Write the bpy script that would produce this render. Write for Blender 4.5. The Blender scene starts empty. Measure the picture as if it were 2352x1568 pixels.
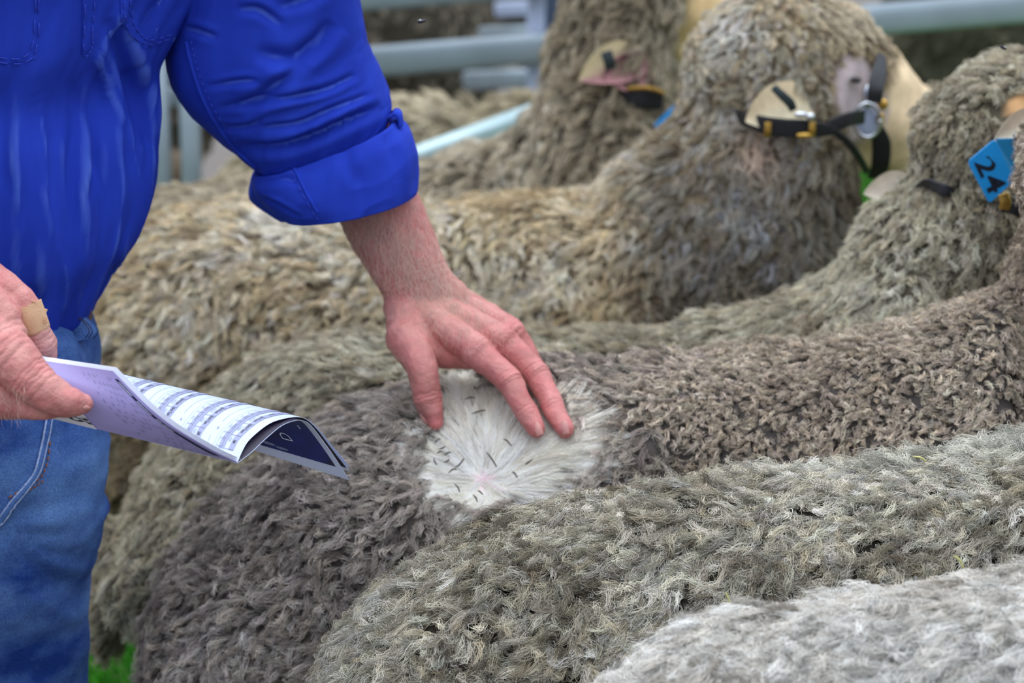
import bpy, bmesh, math
import numpy as np
from mathutils import Vector
from mathutils.bvhtree import BVHTree

# ------------------------------------------------------------------ camera, sky, sun, exposure
SC = bpy.context.scene
COL = SC.collection
CAM_H, PITCH, LENS = 1.68, math.radians(16.0), 100.0
FPX = LENS / 36.0 * 2352.0
FWD = np.array([0, math.cos(PITCH), -math.sin(PITCH)])
UPV = np.array([0, math.sin(PITCH), math.cos(PITCH)])
RGT = np.array([1.0, 0, 0])
EYE = np.array([0, 0, CAM_H])

cam_data = bpy.data.cameras.new('camera')
cam = bpy.data.objects.new('camera', cam_data)
COL.objects.link(cam)
cam.location = EYE
cam.rotation_euler = (math.radians(90) - PITCH, 0, 0)
cam_data.lens = LENS
cam_data.sensor_width = 36
cam_data.clip_end = 200
cam_data.dof.use_dof = True
cam_data.dof.focus_distance = 2.58
cam_data.dof.aperture_fstop = 5.8
SC.camera = cam

world = bpy.data.worlds.new('sky')
SC.world = world
world.use_nodes = True
wn = world.node_tree
wn.nodes.clear()
w_out = wn.nodes.new('ShaderNodeOutputWorld')
w_bg = wn.nodes.new('ShaderNodeBackground')
w_tc = wn.nodes.new('ShaderNodeTexCoord')
w_sep = wn.nodes.new('ShaderNodeSeparateXYZ')
w_rmp = wn.nodes.new('ShaderNodeValToRGB')
wn.links.new(w_tc.outputs['Generated'], w_sep.inputs[0])
wn.links.new(w_sep.outputs['Z'], w_rmp.inputs[0])
wn.links.new(w_rmp.outputs[0], w_bg.inputs[0])
wn.links.new(w_bg.outputs[0], w_out.inputs[0])
# overcast sky: dim at the horizon, about three times brighter overhead
w_rmp.color_ramp.elements[0].position = 0.0
w_rmp.color_ramp.elements[0].color = (0.05, 0.06, 0.08, 1)
w_rmp.color_ramp.elements[1].position = 0.95
w_rmp.color_ramp.elements[1].color = (1.1, 1.2, 1.36, 1)
w_mid = w_rmp.color_ramp.elements.new(0.35)
w_mid.color = (0.46, 0.51, 0.60, 1)
w_bg.inputs[1].default_value = 2.05

sun_data = bpy.data.lights.new('overcast_sun', 'SUN')
sun = bpy.data.objects.new('overcast_sun', sun_data)
COL.objects.link(sun)
sun_data.energy = 1.3
sun_data.angle = math.radians(50)
sun_data.color = (1.0, 0.98, 0.95)
sun.location = (-3, 2, 8)
sun.rotation_euler = (math.radians(-22), math.radians(-18), 0)

SC.view_settings.view_transform = 'Standard'
SC.view_settings.look = 'None'
SC.view_settings.exposure = 0.0
SC.view_settings.gamma = 1.0
SC.view_settings.use_curve_mapping = False
cy = SC.cycles
cy.max_bounces = 6
cy.diffuse_bounces = 4
cy.glossy_bounces = 2
cy.transmission_bounces = 2
cy.transparent_max_bounces = 4
cy.caustics_reflective = False
cy.caustics_refractive = False

RNG = np.random.default_rng(11)


def P(px, py, Y):
    """The world point at depth Y that the photograph shows at pixel (px, py)."""
    u, v = (px - 1176) / FPX, -(py - 784) / FPX
    d = FWD + u * RGT + v * UPV
    return EYE + d * (Y / d[1])


def ray_dir(px, py):
    u, v = (px - 1176) / FPX, -(py - 784) / FPX
    d = FWD + u * RGT + v * UPV
    return d / np.linalg.norm(d)


def to_px(p):
    q = np.asarray(p) - EYE
    z = q @ FWD
    return 1176 + FPX * (q @ RGT) / z, 784 - FPX * (q @ UPV) / z


def MPX(r, Y):
    """Metres that r pixels span at depth Y."""
    return r * Y / (FPX * 0.962)


def unit(v):
    v = np.asarray(v, float)
    return v / (np.linalg.norm(v, axis=-1, keepdims=True) + 1e-12)


def s2l(c):
    c = np.asarray(c, float) / 255.0
    return np.where(c <= 0.04045, c / 12.92, ((c + 0.055) / 1.055) ** 2.4)


# ------------------------------------------------------------------ numpy noise
def _hash(i, j, k, seed):
    h = (i * 374761393 + j * 668265263 + k * 2147483647 + seed * 974634781) & 0xFFFFFFFF
    h = ((h ^ (h >> 13)) * 1274126177) & 0xFFFFFFFF
    return ((h ^ (h >> 16)) & 0xFFFFFF) / float(0xFFFFFF) * 2 - 1


def noise(p, seed=0):
    """Smooth value noise in -1..1 at points p (N, 3)."""
    p = np.asarray(p, float)
    i = np.floor(p).astype(np.int64)
    f = p - i
    f = f * f * (3 - 2 * f)
    r = 0
    for a in (0, 1):
        for b in (0, 1):
            for c in (0, 1):
                w = (f[..., 0] if a else 1 - f[..., 0]) * (f[..., 1] if b else 1 - f[..., 1]) * (f[..., 2] if c else 1 - f[..., 2])
                r = r + w * _hash(i[..., 0] + a, i[..., 1] + b, i[..., 2] + c, seed)
    return r


def fbm(p, seed=0, octv=3):
    p = np.asarray(p, float)
    return sum(noise(p * 2 ** o, seed + o * 17) * 0.5 ** o for o in range(octv))


# ------------------------------------------------------------------ object helpers
def tag(o, label=None, cat=None, group=None, kind=None):
    if label: o['label'] = label
    if cat: o['category'] = cat
    if group: o['group'] = group
    if kind: o['kind'] = kind
    return o


def link(name, data, mat=None, parent=None):
    o = bpy.data.objects.new(name, data)
    COL.objects.link(o)
    if mat is not None:
        data.materials.append(mat)
    if parent is not None:
        o.parent = parent
    return o


def empty(name, loc=(0, 0, 0)):
    o = bpy.data.objects.new(name, None)
    COL.objects.link(o)
    o.location = loc
    o.empty_display_size = 0.05
    return o


def mesh_of(name, v, f, smooth=True):
    me = bpy.data.meshes.new(name)
    me.from_pydata([tuple(map(float, p)) for p in v], [], [tuple(int(i) for i in q) for q in f])
    if smooth:
        me.polygons.foreach_set('use_smooth', np.ones(len(me.polygons), bool))
    me.update()
    return me


def obj(name, vf, mat=None, parent=None, smooth=True):
    """One mesh object from (verts, faces); world coordinates even under a parent placed elsewhere."""
    o = link(name, mesh_of(name, vf[0], vf[1], smooth), mat, parent)
    if parent is not None:
        q = parent
        off = Vector((0, 0, 0))
        while q is not None:
            off += Vector(q.location)
            q = q.parent
        o.location = -off
    return o


def join(*parts):
    V, Fc, n = [], [], 0
    for v, f in parts:
        V.append(np.asarray(v, float).reshape(-1, 3))
        Fc.extend([tuple(i + n for i in q) for q in f])
        n += len(V[-1])
    return np.concatenate(V), Fc


def loft(rings, cap0=True, cap1=True):
    rings = np.asarray(rings, float)
    n, m = rings.shape[:2]
    f = []
    for i in range(n - 1):
        for j in range(m):
            k = (j + 1) % m
            f.append((i * m + j, i * m + k, (i + 1) * m + k, (i + 1) * m + j))
    if cap0: f.append(tuple(range(m))[::-1])
    if cap1: f.append(tuple((n - 1) * m + j for j in range(m)))
    return rings.reshape(-1, 3), f


def grid(pts):
    pts = np.asarray(pts, float)
    n, m = pts.shape[:2]
    return pts.reshape(-1, 3), [(i * m + j, i * m + j + 1, (i + 1) * m + j + 1, (i + 1) * m + j) for i in range(n - 1) for j in range(m - 1)]


def spline(pts, n):
    """Catmull-Rom through pts (k, d), n samples."""
    pts = np.asarray(pts, float)
    k = len(pts)
    if k == 2:
        t = np.linspace(0, 1, n)[:, None]
        return pts[0] * (1 - t) + pts[1] * t
    ext = np.vstack([2 * pts[0] - pts[1], pts, 2 * pts[-1] - pts[-2]])
    x = np.linspace(0, k - 1, n)
    i = np.minimum(x.astype(int), k - 2)
    t = (x - i)[:, None]
    a, b, c, d = ext[i], ext[i + 1], ext[i + 2], ext[i + 3]
    return 0.5 * ((2 * b) + (-a + c) * t + (2 * a - 5 * b + 4 * c - d) * t ** 2 + (-a + 3 * b - 3 * c + d) * t ** 3)


def sec_loft(C, E1, E2, n=24, m=24, power=2.0, round_caps=True, smooth_path=True):
    """Loft of superelliptic sections with centre C, half axes E1 and E2 (arrays k x 3)."""
    C, E1, E2 = (np.asarray(a, float) for a in (C, E1, E2))
    if smooth_path:
        C, E1, E2 = spline(C, n), spline(E1, n), spline(E2, n)
    a = np.linspace(0, 2 * math.pi, m, endpoint=False)
    ca, sa = np.cos(a), np.sin(a)
    e = 2.0 / power
    ca, sa = np.sign(ca) * abs(ca) ** e, np.sign(sa) * abs(sa) ** e
    rings = [C[i] + ca[:, None] * E1[i] + sa[:, None] * E2[i] for i in range(len(C))]
    if round_caps:
        for end in (0, -1):
            c = C[end]
            t = unit(C[0] - C[1]) if end == 0 else unit(C[-1] - C[-2])
            r = min(np.linalg.norm(E1[end]), np.linalg.norm(E2[end]))
            extra = []
            for q in (25, 50, 70, 84):
                q = math.radians(q)
                extra.append(c + t * r * math.sin(q) + math.cos(q) * (ca[:, None] * E1[end] + sa[:, None] * E2[end]))
            rings = extra[::-1] + rings if end == 0 else rings + extra
    return loft(rings)


def tube(pts, rad, rad2=None, up=(0, 0, 1), n=None, m=16, caps=True):
    """Tapered tube through pts with radii rad (sideways) and rad2 (along up)."""
    pts = np.asarray(pts, float)
    rad = np.asarray(rad, float) * np.ones(len(pts))
    rad2 = rad if rad2 is None else np.asarray(rad2, float) * np.ones(len(pts))
    n = n or max(8, 6 * len(pts))
    c = spline(pts, n)
    rr = spline(np.stack([rad, rad2], 1), n)
    t = unit(np.gradient(c, axis=0))
    upv = np.asarray(up, float)
    e1 = np.cross(t, upv)
    bad = np.linalg.norm(e1, axis=1) < 1e-3
    e1[bad] = np.cross(t[bad], np.array([0.3, 0.9, 0.1]))
    e1 = unit(e1)
    for i in range(1, n):
        if e1[i] @ e1[i - 1] < 0: e1[i] = -e1[i]
    e2 = unit(np.cross(e1, t))
    return sec_loft(c, e1 * rr[:, :1], e2 * rr[:, 1:], n, m, 2.0, caps, smooth_path=False)


def ball(c, r, axes=None, n=12, m=20):
    c = np.asarray(c, float)
    r = np.asarray(r, float) * np.ones(3)
    A = np.eye(3) if axes is None else np.asarray(axes, float)
    rings = []
    for th in np.linspace(0.02, math.pi - 0.02, n):
        a = np.linspace(0, 2 * math.pi, m, endpoint=False)
        loc = np.stack([math.sin(th) * np.cos(a) * r[0], math.sin(th) * np.sin(a) * r[1], math.cos(th) * r[2] * np.ones(m)], 1)
        rings.append(c + loc @ A)
    return loft(rings)


def box(c, h, axes=None, bevel=0.0):
    c, h = np.asarray(c, float), np.asarray(h, float) * np.ones(3)
    A = np.eye(3) if axes is None else np.asarray(axes, float)
    s = np.array([(x, y, z) for x in (-1, 1) for y in (-1, 1) for z in (-1, 1)], float) * h
    return c + s @ A, [(0, 1, 3, 2), (4, 6, 7, 5), (0, 4, 5, 1), (2, 3, 7, 6), (0, 2, 6, 4), (1, 5, 7, 3)]


def remesh(parts, voxel, smooth=6, factor=0.5):
    """Union of closed shapes as one continuous skin; returns verts, polygon vertex lists as an array of quads."""
    v, f = join(*parts)
    me = mesh_of('union', v, f)
    bm = bmesh.new(); bm.from_mesh(me)
    bmesh.ops.recalc_face_normals(bm, faces=bm.faces); bm.to_mesh(me); bm.free()
    o = bpy.data.objects.new('union', me)
    COL.objects.link(o)
    r = o.modifiers.new('r', 'REMESH'); r.mode = 'VOXEL'; r.voxel_size = voxel; r.adaptivity = 0
    s = o.modifiers.new('s', 'SMOOTH'); s.factor = factor; s.iterations = smooth
    dg = bpy.context.evaluated_depsgraph_get(); dg.update()
    out = bpy.data.meshes.new_from_object(o.evaluated_get(dg))
    bpy.data.objects.remove(o)
    bpy.data.meshes.remove(me)
    out.polygons.foreach_set('use_smooth', np.ones(len(out.polygons), bool))
    return out


def mverts(me):
    a = np.empty(len(me.vertices) * 3); me.vertices.foreach_get('co', a)
    return a.reshape(-1, 3)


def mnormals(me):
    a = np.empty(len(me.vertices) * 3); me.vertices.foreach_get('normal', a)
    return a.reshape(-1, 3)


def mset(me, v):
    me.vertices.foreach_set('co', np.ascontiguousarray(v).ravel()); me.update()


def vcol(me, c, name='tint'):
    at = me.attributes.new(name, 'FLOAT_COLOR', 'POINT')
    at.data.foreach_set('color', np.concatenate([c, np.ones((len(c), 1))], 1).astype(np.float32).ravel())


def bvh_of(me):
    return BVHTree.FromPolygons([tuple(v) for v in mverts(me)], [tuple(p.vertices) for p in me.polygons])


def hit(bvh, px, py):
    """Where the sight line of pixel (px, py) meets a surface: point, normal."""
    h = bvh.ray_cast(Vector(EYE), Vector(ray_dir(px, py)))
    if h[0] is None: return None, None
    n = np.array(h[1])
    if n @ ray_dir(px, py) > 0: n = -n
    return np.array(h[0]), n


def on_surface(bvh, path, off, n=None):
    """3D polyline that lies on a surface along a pixel path."""
    path = np.asarray(path, float)
    q = spline(path, n or 8 * len(path))
    out = []
    for x, y in q:
        p, nn = hit(bvh, x, y)
        if p is not None: out.append(p + nn * off)
    return np.array(out)


def strip_tube(pts, r, m=6):
    pts = np.asarray(pts)
    return tube(pts, r, n=len(pts), m=m, caps=False) if len(pts) > 2 else (np.zeros((0, 3)), [])


def curves(name, pts, rad, col, mat, parent=None):
    """Fibres as one hair-curves object: pts N x K x 3, rad N x K, col N x K x 3."""
    N, K = pts.shape[:2]
    cu = bpy.data.hair_curves.new(name)
    cu.add_curves([K] * N)
    cu.attributes['position'].data.foreach_set('vector', np.ascontiguousarray(pts, np.float32).ravel())
    ra = cu.attributes.get('radius') or cu.attributes.new('radius', 'FLOAT', 'POINT')
    ra.data.foreach_set('value', np.ascontiguousarray(rad, np.float32).ravel())
    ca = cu.attributes.new('tint', 'FLOAT_COLOR', 'POINT')
    ca.data.foreach_set('color', np.concatenate([col, np.ones((N, K, 1))], 2).astype(np.float32).ravel())
    o = link(name, cu, mat, parent)
    if parent is not None:
        o.location = -Vector(parent.location)
    return o


# ------------------------------------------------------------------ materials
def nodes_of(name):
    m = bpy.data.materials.new(name)
    m.use_nodes = True
    nt = m.node_tree
    b = nt.nodes['Principled BSDF']
    return m, nt, b


def plain(name, rgb, rough=0.6, metal=0.0, var=0.0, scale=20.0, spec=0.5, bump=0.0, bscale=200.0, stretch=(1, 1, 1)):
    """Principled material whose colour wanders by var on a noise texture."""
    m, nt, b = nodes_of(name)
    c = s2l(rgb)
    b.inputs['Roughness'].default_value = rough
    b.inputs['Metallic'].default_value = metal
    b.inputs['Specular IOR Level'].default_value = spec
    tc = nt.nodes.new('ShaderNodeTexCoord')
    mp = nt.nodes.new('ShaderNodeMapping'); mp.inputs['Scale'].default_value = stretch
    nt.links.new(tc.outputs['Object'], mp.inputs[0])
    ns = nt.nodes.new('ShaderNodeTexNoise'); ns.inputs['Scale'].default_value = scale; ns.inputs['Detail'].default_value = 5
    nt.links.new(mp.outputs[0], ns.inputs['Vector'])
    rp = nt.nodes.new('ShaderNodeValToRGB')
    rp.color_ramp.elements[0].position = 0.3; rp.color_ramp.elements[1].position = 0.7
    rp.color_ramp.elements[0].color = (*np.clip(c * (1 - var), 0, 1), 1)
    rp.color_ramp.elements[1].color = (*np.clip(c * (1 + var), 0, 1), 1)
    nt.links.new(ns.outputs['Fac'], rp.inputs[0])
    nt.links.new(rp.outputs[0], b.inputs['Base Color'])
    if bump:
        n2 = nt.nodes.new('ShaderNodeTexNoise'); n2.inputs['Scale'].default_value = bscale; n2.inputs['Detail'].default_value = 3
        nt.links.new(mp.outputs[0], n2.inputs['Vector'])
        bp = nt.nodes.new('ShaderNodeBump'); bp.inputs['Strength'].default_value = bump; bp.inputs['Distance'].default_value = 0.002
        nt.links.new(n2.outputs['Fac'], bp.inputs['Height'])
        nt.links.new(bp.outputs[0], b.inputs['Normal'])
    return m


def tinted(name, rough=0.9, spec=0.1, diffuse=False, grain=0.15, scale=60.0, sss=0.0, bump=0.0, bscale=500):
    """Material that takes its colour from the 'tint' attribute of the geometry, with a little noise grain."""
    m, nt, b = nodes_of(name)
    at = nt.nodes.new('ShaderNodeAttribute'); at.attribute_name = 'tint'
    if diffuse:
        nt.nodes.remove(b)
        d = nt.nodes.new('ShaderNodeBsdfDiffuse')
        nt.links.new(at.outputs['Color'], d.inputs['Color'])
        nt.links.new(d.outputs[0], nt.nodes['Material Output'].inputs[0])
        return m
    b.inputs['Roughness'].default_value = rough
    b.inputs['Specular IOR Level'].default_value = spec
    tc = nt.nodes.new('ShaderNodeTexCoord')
    ns = nt.nodes.new('ShaderNodeTexNoise'); ns.inputs['Scale'].default_value = scale; ns.inputs['Detail'].default_value = 6
    nt.links.new(tc.outputs['Object'], ns.inputs['Vector'])
    mr = nt.nodes.new('ShaderNodeMapRange')
    mr.inputs[1].default_value = 0.3; mr.inputs[2].default_value = 0.7
    mr.inputs[3].default_value = 1 - grain; mr.inputs[4].default_value = 1 + grain
    nt.links.new(ns.outputs['Fac'], mr.inputs[0])
    mx = nt.nodes.new('ShaderNodeVectorMath'); mx.operation = 'SCALE'
    nt.links.new(at.outputs['Color'], mx.inputs[0])
    nt.links.new(mr.outputs[0], mx.inputs['Scale'])
    nt.links.new(mx.outputs[0], b.inputs['Base Color'])
    if sss:
        b.inputs['Subsurface Weight'].default_value = sss
        b.inputs['Subsurface Radius'].default_value = (1.0, 0.35, 0.2)
        b.inputs['Subsurface Scale'].default_value = 0.006
    if bump:
        n2 = nt.nodes.new('ShaderNodeTexVoronoi'); n2.inputs['Scale'].default_value = bscale
        nt.links.new(tc.outputs['Object'], n2.inputs['Vector'])
        n3 = nt.nodes.new('ShaderNodeTexNoise'); n3.inputs['Scale'].default_value = bscale * 0.35; n3.inputs['Detail'].default_value = 4
        nt.links.new(tc.outputs['Object'], n3.inputs['Vector'])
        ad = nt.nodes.new('ShaderNodeMath'); ad.operation = 'ADD'
        nt.links.new(n2.outputs['Distance'], ad.inputs[0]); nt.links.new(n3.outputs['Fac'], ad.inputs[1])
        bp = nt.nodes.new('ShaderNodeBump'); bp.inputs['Strength'].default_value = bump; bp.inputs['Distance'].default_value = 0.0012
        nt.links.new(ad.outputs[0], bp.inputs['Height'])
        nt.links.new(bp.outputs[0], b.inputs['Normal'])
    return m


def cloth(name, dark, light, scale, weave, rough=0.85, stretch=(1, 1, 1), bump=0.25, wpos=(0.35, 0.75), twill=None, wear=0, wear_col=(90, 120, 230)):
    """Woven cloth: base colour with lighter worn patches and a fine weave bump."""
    m, nt, b = nodes_of(name)
    b.inputs['Roughness'].default_value = rough
    b.inputs['Specular IOR Level'].default_value = 0.15
    tc = nt.nodes.new('ShaderNodeTexCoord')
    mp = nt.nodes.new('ShaderNodeMapping'); mp.inputs['Scale'].default_value = stretch
    nt.links.new(tc.outputs['Object'], mp.inputs[0])
    ns = nt.nodes.new('ShaderNodeTexNoise'); ns.inputs['Scale'].default_value = scale; ns.inputs['Detail'].default_value = 7
    ns.inputs['Roughness'].default_value = 0.6
    nt.links.new(mp.outputs[0], ns.inputs['Vector'])
    rp = nt.nodes.new('ShaderNodeValToRGB')
    rp.color_ramp.elements[0].position, rp.color_ramp.elements[1].position = wpos
    rp.color_ramp.elements[0].color = (*s2l(dark), 1); rp.color_ramp.elements[1].color = (*s2l(light), 1)
    nt.links.new(ns.outputs['Fac'], rp.inputs[0])
    col = rp.outputs[0]
    wv = nt.nodes.new('ShaderNodeTexNoise'); wv.inputs['Scale'].default_value = weave; wv.inputs['Detail'].default_value = 2
    nt.links.new(tc.outputs['Object'], wv.inputs['Vector'])
    if twill:
        tw = nt.nodes.new('ShaderNodeMixRGB'); tw.blend_type = 'MULTIPLY'; tw.inputs[0].default_value = twill
        r2 = nt.nodes.new('ShaderNodeValToRGB')
        r2.color_ramp.elements[0].position = 0.35; r2.color_ramp.elements[1].position = 0.65
        r2.color_ramp.elements[0].color = (0.45, 0.45, 0.5, 1); r2.color_ramp.elements[1].color = (1.3, 1.3, 1.3, 1)
        nt.links.new(wv.outputs['Fac'], r2.inputs[0])
        nt.links.new(col, tw.inputs[1]); nt.links.new(r2.outputs[0], tw.inputs[2])
        col = tw.outputs[0]
    nt.links.new(col, b.inputs['Base Color'])
    if wear:
        ge = nt.nodes.new('ShaderNodeNewGeometry')
        r3 = nt.nodes.new('ShaderNodeMapRange'); r3.inputs[1].default_value = .515; r3.inputs[2].default_value = .58; r3.inputs[3].default_value = 0; r3.inputs[4].default_value = wear
        nt.links.new(ge.outputs['Pointiness'], r3.inputs[0])
        m3 = nt.nodes.new('ShaderNodeMixRGB'); nt.links.new(r3.outputs[0], m3.inputs[0])
        nt.links.new(col, m3.inputs[1]); m3.inputs[2].default_value = (*s2l(wear_col), 1)
        nt.links.new(m3.outputs[0], b.inputs['Base Color'])
    bp = nt.nodes.new('ShaderNodeBump'); bp.inputs['Strength'].default_value = bump; bp.inputs['Distance'].default_value = 0.0006
    nt.links.new(wv.outputs['Fac'], bp.inputs['Height'])
    nt.links.new(bp.outputs[0], b.inputs['Normal'])
    return m


M_WOOL = tinted('wool_fibre', diffuse=True)
M_WOOL_WHITE = tinted('clean_wool_fibre', diffuse=True)
_nt = M_WOOL_WHITE.node_tree
_tr = _nt.nodes.new('ShaderNodeBsdfTranslucent'); _mx = _nt.nodes.new('ShaderNodeMixShader'); _mx.inputs[0].default_value = .2
_df = [q for q in _nt.nodes if q.type == 'BSDF_DIFFUSE'][0]; _at = [q for q in _nt.nodes if q.type == 'ATTRIBUTE'][0]
_nt.links.new(_at.outputs['Color'], _tr.inputs['Color']); _nt.links.new(_df.outputs[0], _mx.inputs[1]); _nt.links.new(_tr.outputs[0], _mx.inputs[2])
_nt.links.new(_mx.outputs[0], _nt.nodes['Material Output'].inputs[0])
M_HIDE = tinted('sheep_hide', rough=0.85, spec=0.15, grain=0.2, scale=45)
M_SKIN = tinted('human_skin', rough=0.5, spec=0.4, grain=0.14, scale=70, sss=0.1, bump=0.28, bscale=520)
M_HAIR = tinted('body_hair', diffuse=True)
M_NAIL = plain('fingernail', (204, 142, 134), 0.45, var=0.08, scale=200)
M_SHIRT = cloth('blue_work_cotton', (30, 54, 166), (40, 68, 188), 5, 900, stretch=(3.0, 3.0, 0.5), wear=.6, wear_col=(104, 138, 232))
M_STITCH = plain('blue_thread', (44, 66, 190), 0.8, var=0.15, scale=300)
M_DENIM = cloth('blue_denim', (26, 58, 128), (116, 158, 214), 7, 700, stretch=(1, 1, 1.6), bump=0.4, wpos=(0.36, 0.8), twill=0.6)
M_SEAM = plain('faded_seam', (150, 168, 205), 0.85, var=0.35, scale=400)
M_ORANGE = plain('orange_thread', (150, 92, 62), 0.8, var=0.2, scale=300)
M_LEATHER = plain('brown_leather', (74, 40, 30), 0.5, var=0.3, scale=60)
M_BOOT = plain('boot_leather', (70, 52, 40), 0.6, var=0.25, scale=40)
M_PAPER = plain('white_paper', (196, 206, 234), 0.45, var=0.015, scale=30, spec=0.4)
M_PAPER_EDGE = plain('paper_edge', (232, 234, 246), 0.7, var=0.02, scale=200)
M_INK = plain('black_ink', (34, 32, 58), 0.5)
M_INK_GREY = plain('grey_ink', (120, 124, 152), 0.5)
M_BAND = plain('grey_table_band', (148, 152, 182), 0.5, var=0.05, scale=90)
M_NAVY = plain('navy_print', (22, 24, 72), 0.4)
M_PAGE_SHADED = plain('shaded_page', (168, 158, 214), 0.5, var=0.05, scale=15)  # lilac paints in the shade on the leaves turned towards the camera
M_WHITE_INK = plain('white_print', (216, 222, 244), 0.5)
M_BLACK_WEB = plain('black_webbing', (16, 17, 22), 0.55, var=0.2, scale=300, bump=0.3)
M_BRASS = plain('brass', (200, 160, 80), 0.3, metal=0.9, var=0.1)
M_STEEL = plain('chromed_steel', (205, 208, 212), 0.22, metal=1.0, var=0.05)
M_TAG = plain('blue_tag_plastic', (32, 150, 222), 0.4, var=0.05, scale=30, spec=0.4)
M_TAG_INK = plain('tag_ink', (18, 24, 40), 0.5)
M_DARK_GREEN = plain('dark_green_marker', (36, 50, 52), 0.5, var=0.1)
M_PLASTER = plain('tan_fabric_plaster', (214, 172, 134), 0.9, var=0.06, scale=120, bump=0.4, bscale=900)
M_GALV = plain('galvanised_steel', (152, 166, 174), 0.42, metal=0.35, var=0.08, scale=12)
M_PALE = plain('pale_painted_steel', (176, 188, 214), 0.5, var=0.05, scale=10)
M_SLATE = plain('slate_blue_steel', (62, 76, 96), 0.5, var=0.1, scale=10)
M_HOOF = plain('hoof', (46, 40, 36), 0.6, var=0.2)
M_GRASS = plain('grass_blade', (70, 150, 40), 0.7, var=0.3, scale=12)
M_STRAW = plain('straw', (190, 186, 120), 0.8, var=0.2, scale=100)
M_FLY = plain('fly_body', (40, 40, 46), 0.5)
M_WING = plain('fly_wing', (190, 192, 200), 0.3)


def ground_mat():
    m, nt, b = nodes_of('paddock_grass')
    b.inputs['Roughness'].default_value = 0.95
    tc = nt.nodes.new('ShaderNodeTexCoord')
    ns = nt.nodes.new('ShaderNodeTexNoise'); ns.inputs['Scale'].default_value = 1.6; ns.inputs['Detail'].default_value = 6
    nt.links.new(tc.outputs['Object'], ns.inputs['Vector'])
    rp = nt.nodes.new('ShaderNodeValToRGB')
    rp.color_ramp.elements[0].position = 0.38; rp.color_ramp.elements[1].position = 0.66
    rp.color_ramp.elements[0].color = (*s2l((58, 112, 38)), 1); rp.color_ramp.elements[1].color = (*s2l((92, 104, 58)), 1)
    nt.links.new(ns.outputs['Fac'], rp.inputs[0])
    # trodden mud in the pens behind the rails, on the far left side of the paddock
    sp = nt.nodes.new('ShaderNodeSeparateXYZ'); nt.links.new(tc.outputs['Object'], sp.inputs[0])
    my = nt.nodes.new('ShaderNodeMapRange'); my.inputs[1].default_value = 4.6; my.inputs[2].default_value = 5.4; nt.links.new(sp.outputs['Y'], my.inputs[0])
    mxr = nt.nodes.new('ShaderNodeMapRange'); mxr.inputs[1].default_value = .75; mxr.inputs[2].default_value = .45; nt.links.new(sp.outputs['X'], mxr.inputs[0])
    mu = nt.nodes.new('ShaderNodeMath'); mu.operation = 'MULTIPLY'; nt.links.new(my.outputs[0], mu.inputs[0]); nt.links.new(mxr.outputs[0], mu.inputs[1])
    far = nt.nodes.new('ShaderNodeMapRange'); far.inputs[1].default_value = 8.2; far.inputs[2].default_value = 9.0; nt.links.new(sp.outputs['Y'], far.inputs[0])
    mm = nt.nodes.new('ShaderNodeMath'); mm.operation = 'MAXIMUM'; nt.links.new(mu.outputs[0], mm.inputs[0]); nt.links.new(far.outputs[0], mm.inputs[1])
    near = nt.nodes.new('ShaderNodeMapRange'); near.inputs[1].default_value = 3.1; near.inputs[2].default_value = 2.5; nt.links.new(sp.outputs['Y'], near.inputs[0])  # unseen ground near the camera, greyed to cut green bounce light
    m2 = nt.nodes.new('ShaderNodeMath'); m2.operation = 'MAXIMUM'; nt.links.new(mm.outputs[0], m2.inputs[0]); nt.links.new(near.outputs[0], m2.inputs[1])
    mx = nt.nodes.new('ShaderNodeMixRGB'); nt.links.new(m2.outputs[0], mx.inputs[0]); nt.links.new(rp.outputs[0], mx.inputs[1]); mx.inputs[2].default_value = (*s2l((104, 98, 92)), 1)
    nt.links.new(mx.outputs[0], b.inputs['Base Color'])
    return m


# ------------------------------------------------------------------ the setting
gx, gy = np.meshgrid(np.linspace(-14, 14, 57), np.linspace(-6, 30, 73), indexing='ij')
gz = -0.012 + 0.012 * noise(np.stack([gx * 1.3, gy * 1.3, gx * 0], 2), 5)
ground = obj('ground', grid(np.stack([gx, gy, gz], 2)), ground_mat())
tag(ground, kind='structure')


def grass_patch(n, x0, x1, y0, y1):
    base = np.stack([RNG.uniform(x0, x1, n), RNG.uniform(y0, y1, n), np.full(n, -0.01)], 1)
    tip = base + np.stack([RNG.normal(0, .02, n), RNG.normal(0, .02, n), RNG.uniform(.03, .08, n)], 1)
    mid = base * .5 + tip * .5 + np.stack([RNG.normal(0, .006, n), RNG.normal(0, .006, n), np.full(n, .01)], 1)
    pts = np.stack([base, mid, tip], 1)
    c = s2l((72, 150, 44)) * RNG.uniform(.6, 1.4, (n, 1)) * (1 + RNG.normal(0, .1, (n, 3)))
    return pts, np.tile([.0022, .0016, .0004], (n, 1)), np.clip(np.repeat(c[:, None], 3, 1), 0, 1)


g1, g2 = grass_patch(9000, -1.1, .2, 3.3, 5.2), grass_patch(6000, .4, 1.5, 6.0, 8.6)
grass = curves('grass', *[np.concatenate([a, b]) for a, b in zip(g1, g2)], tinted('grass_leaf', diffuse=True))
tag(grass, 'short green grass growing on the ground between the sheep', 'grass', kind='stuff')

# ------------------------------------------------------------------ sheep
def body_rings(stations, m=28):
    """stations: (x, y, ztop, zbot, halfwidth); rings in the YZ plane, resampled smoothly."""
    st = spline(np.array(stations, float), 8 * len(stations))
    a = np.linspace(0, 2 * math.pi, m, endpoint=False)
    rings = []
    for x, y, zt, zb, hw in st:
        zc, hh = (zt + zb) / 2, (zt - zb) / 2
        c, s = np.cos(a), np.sin(a)
        rings.append(np.stack([np.full(m, x), y + hw * np.sign(c) * abs(c) ** .85, zc + hh * np.sign(s) * abs(s) ** .9], 1))
    return loft(rings)


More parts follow.
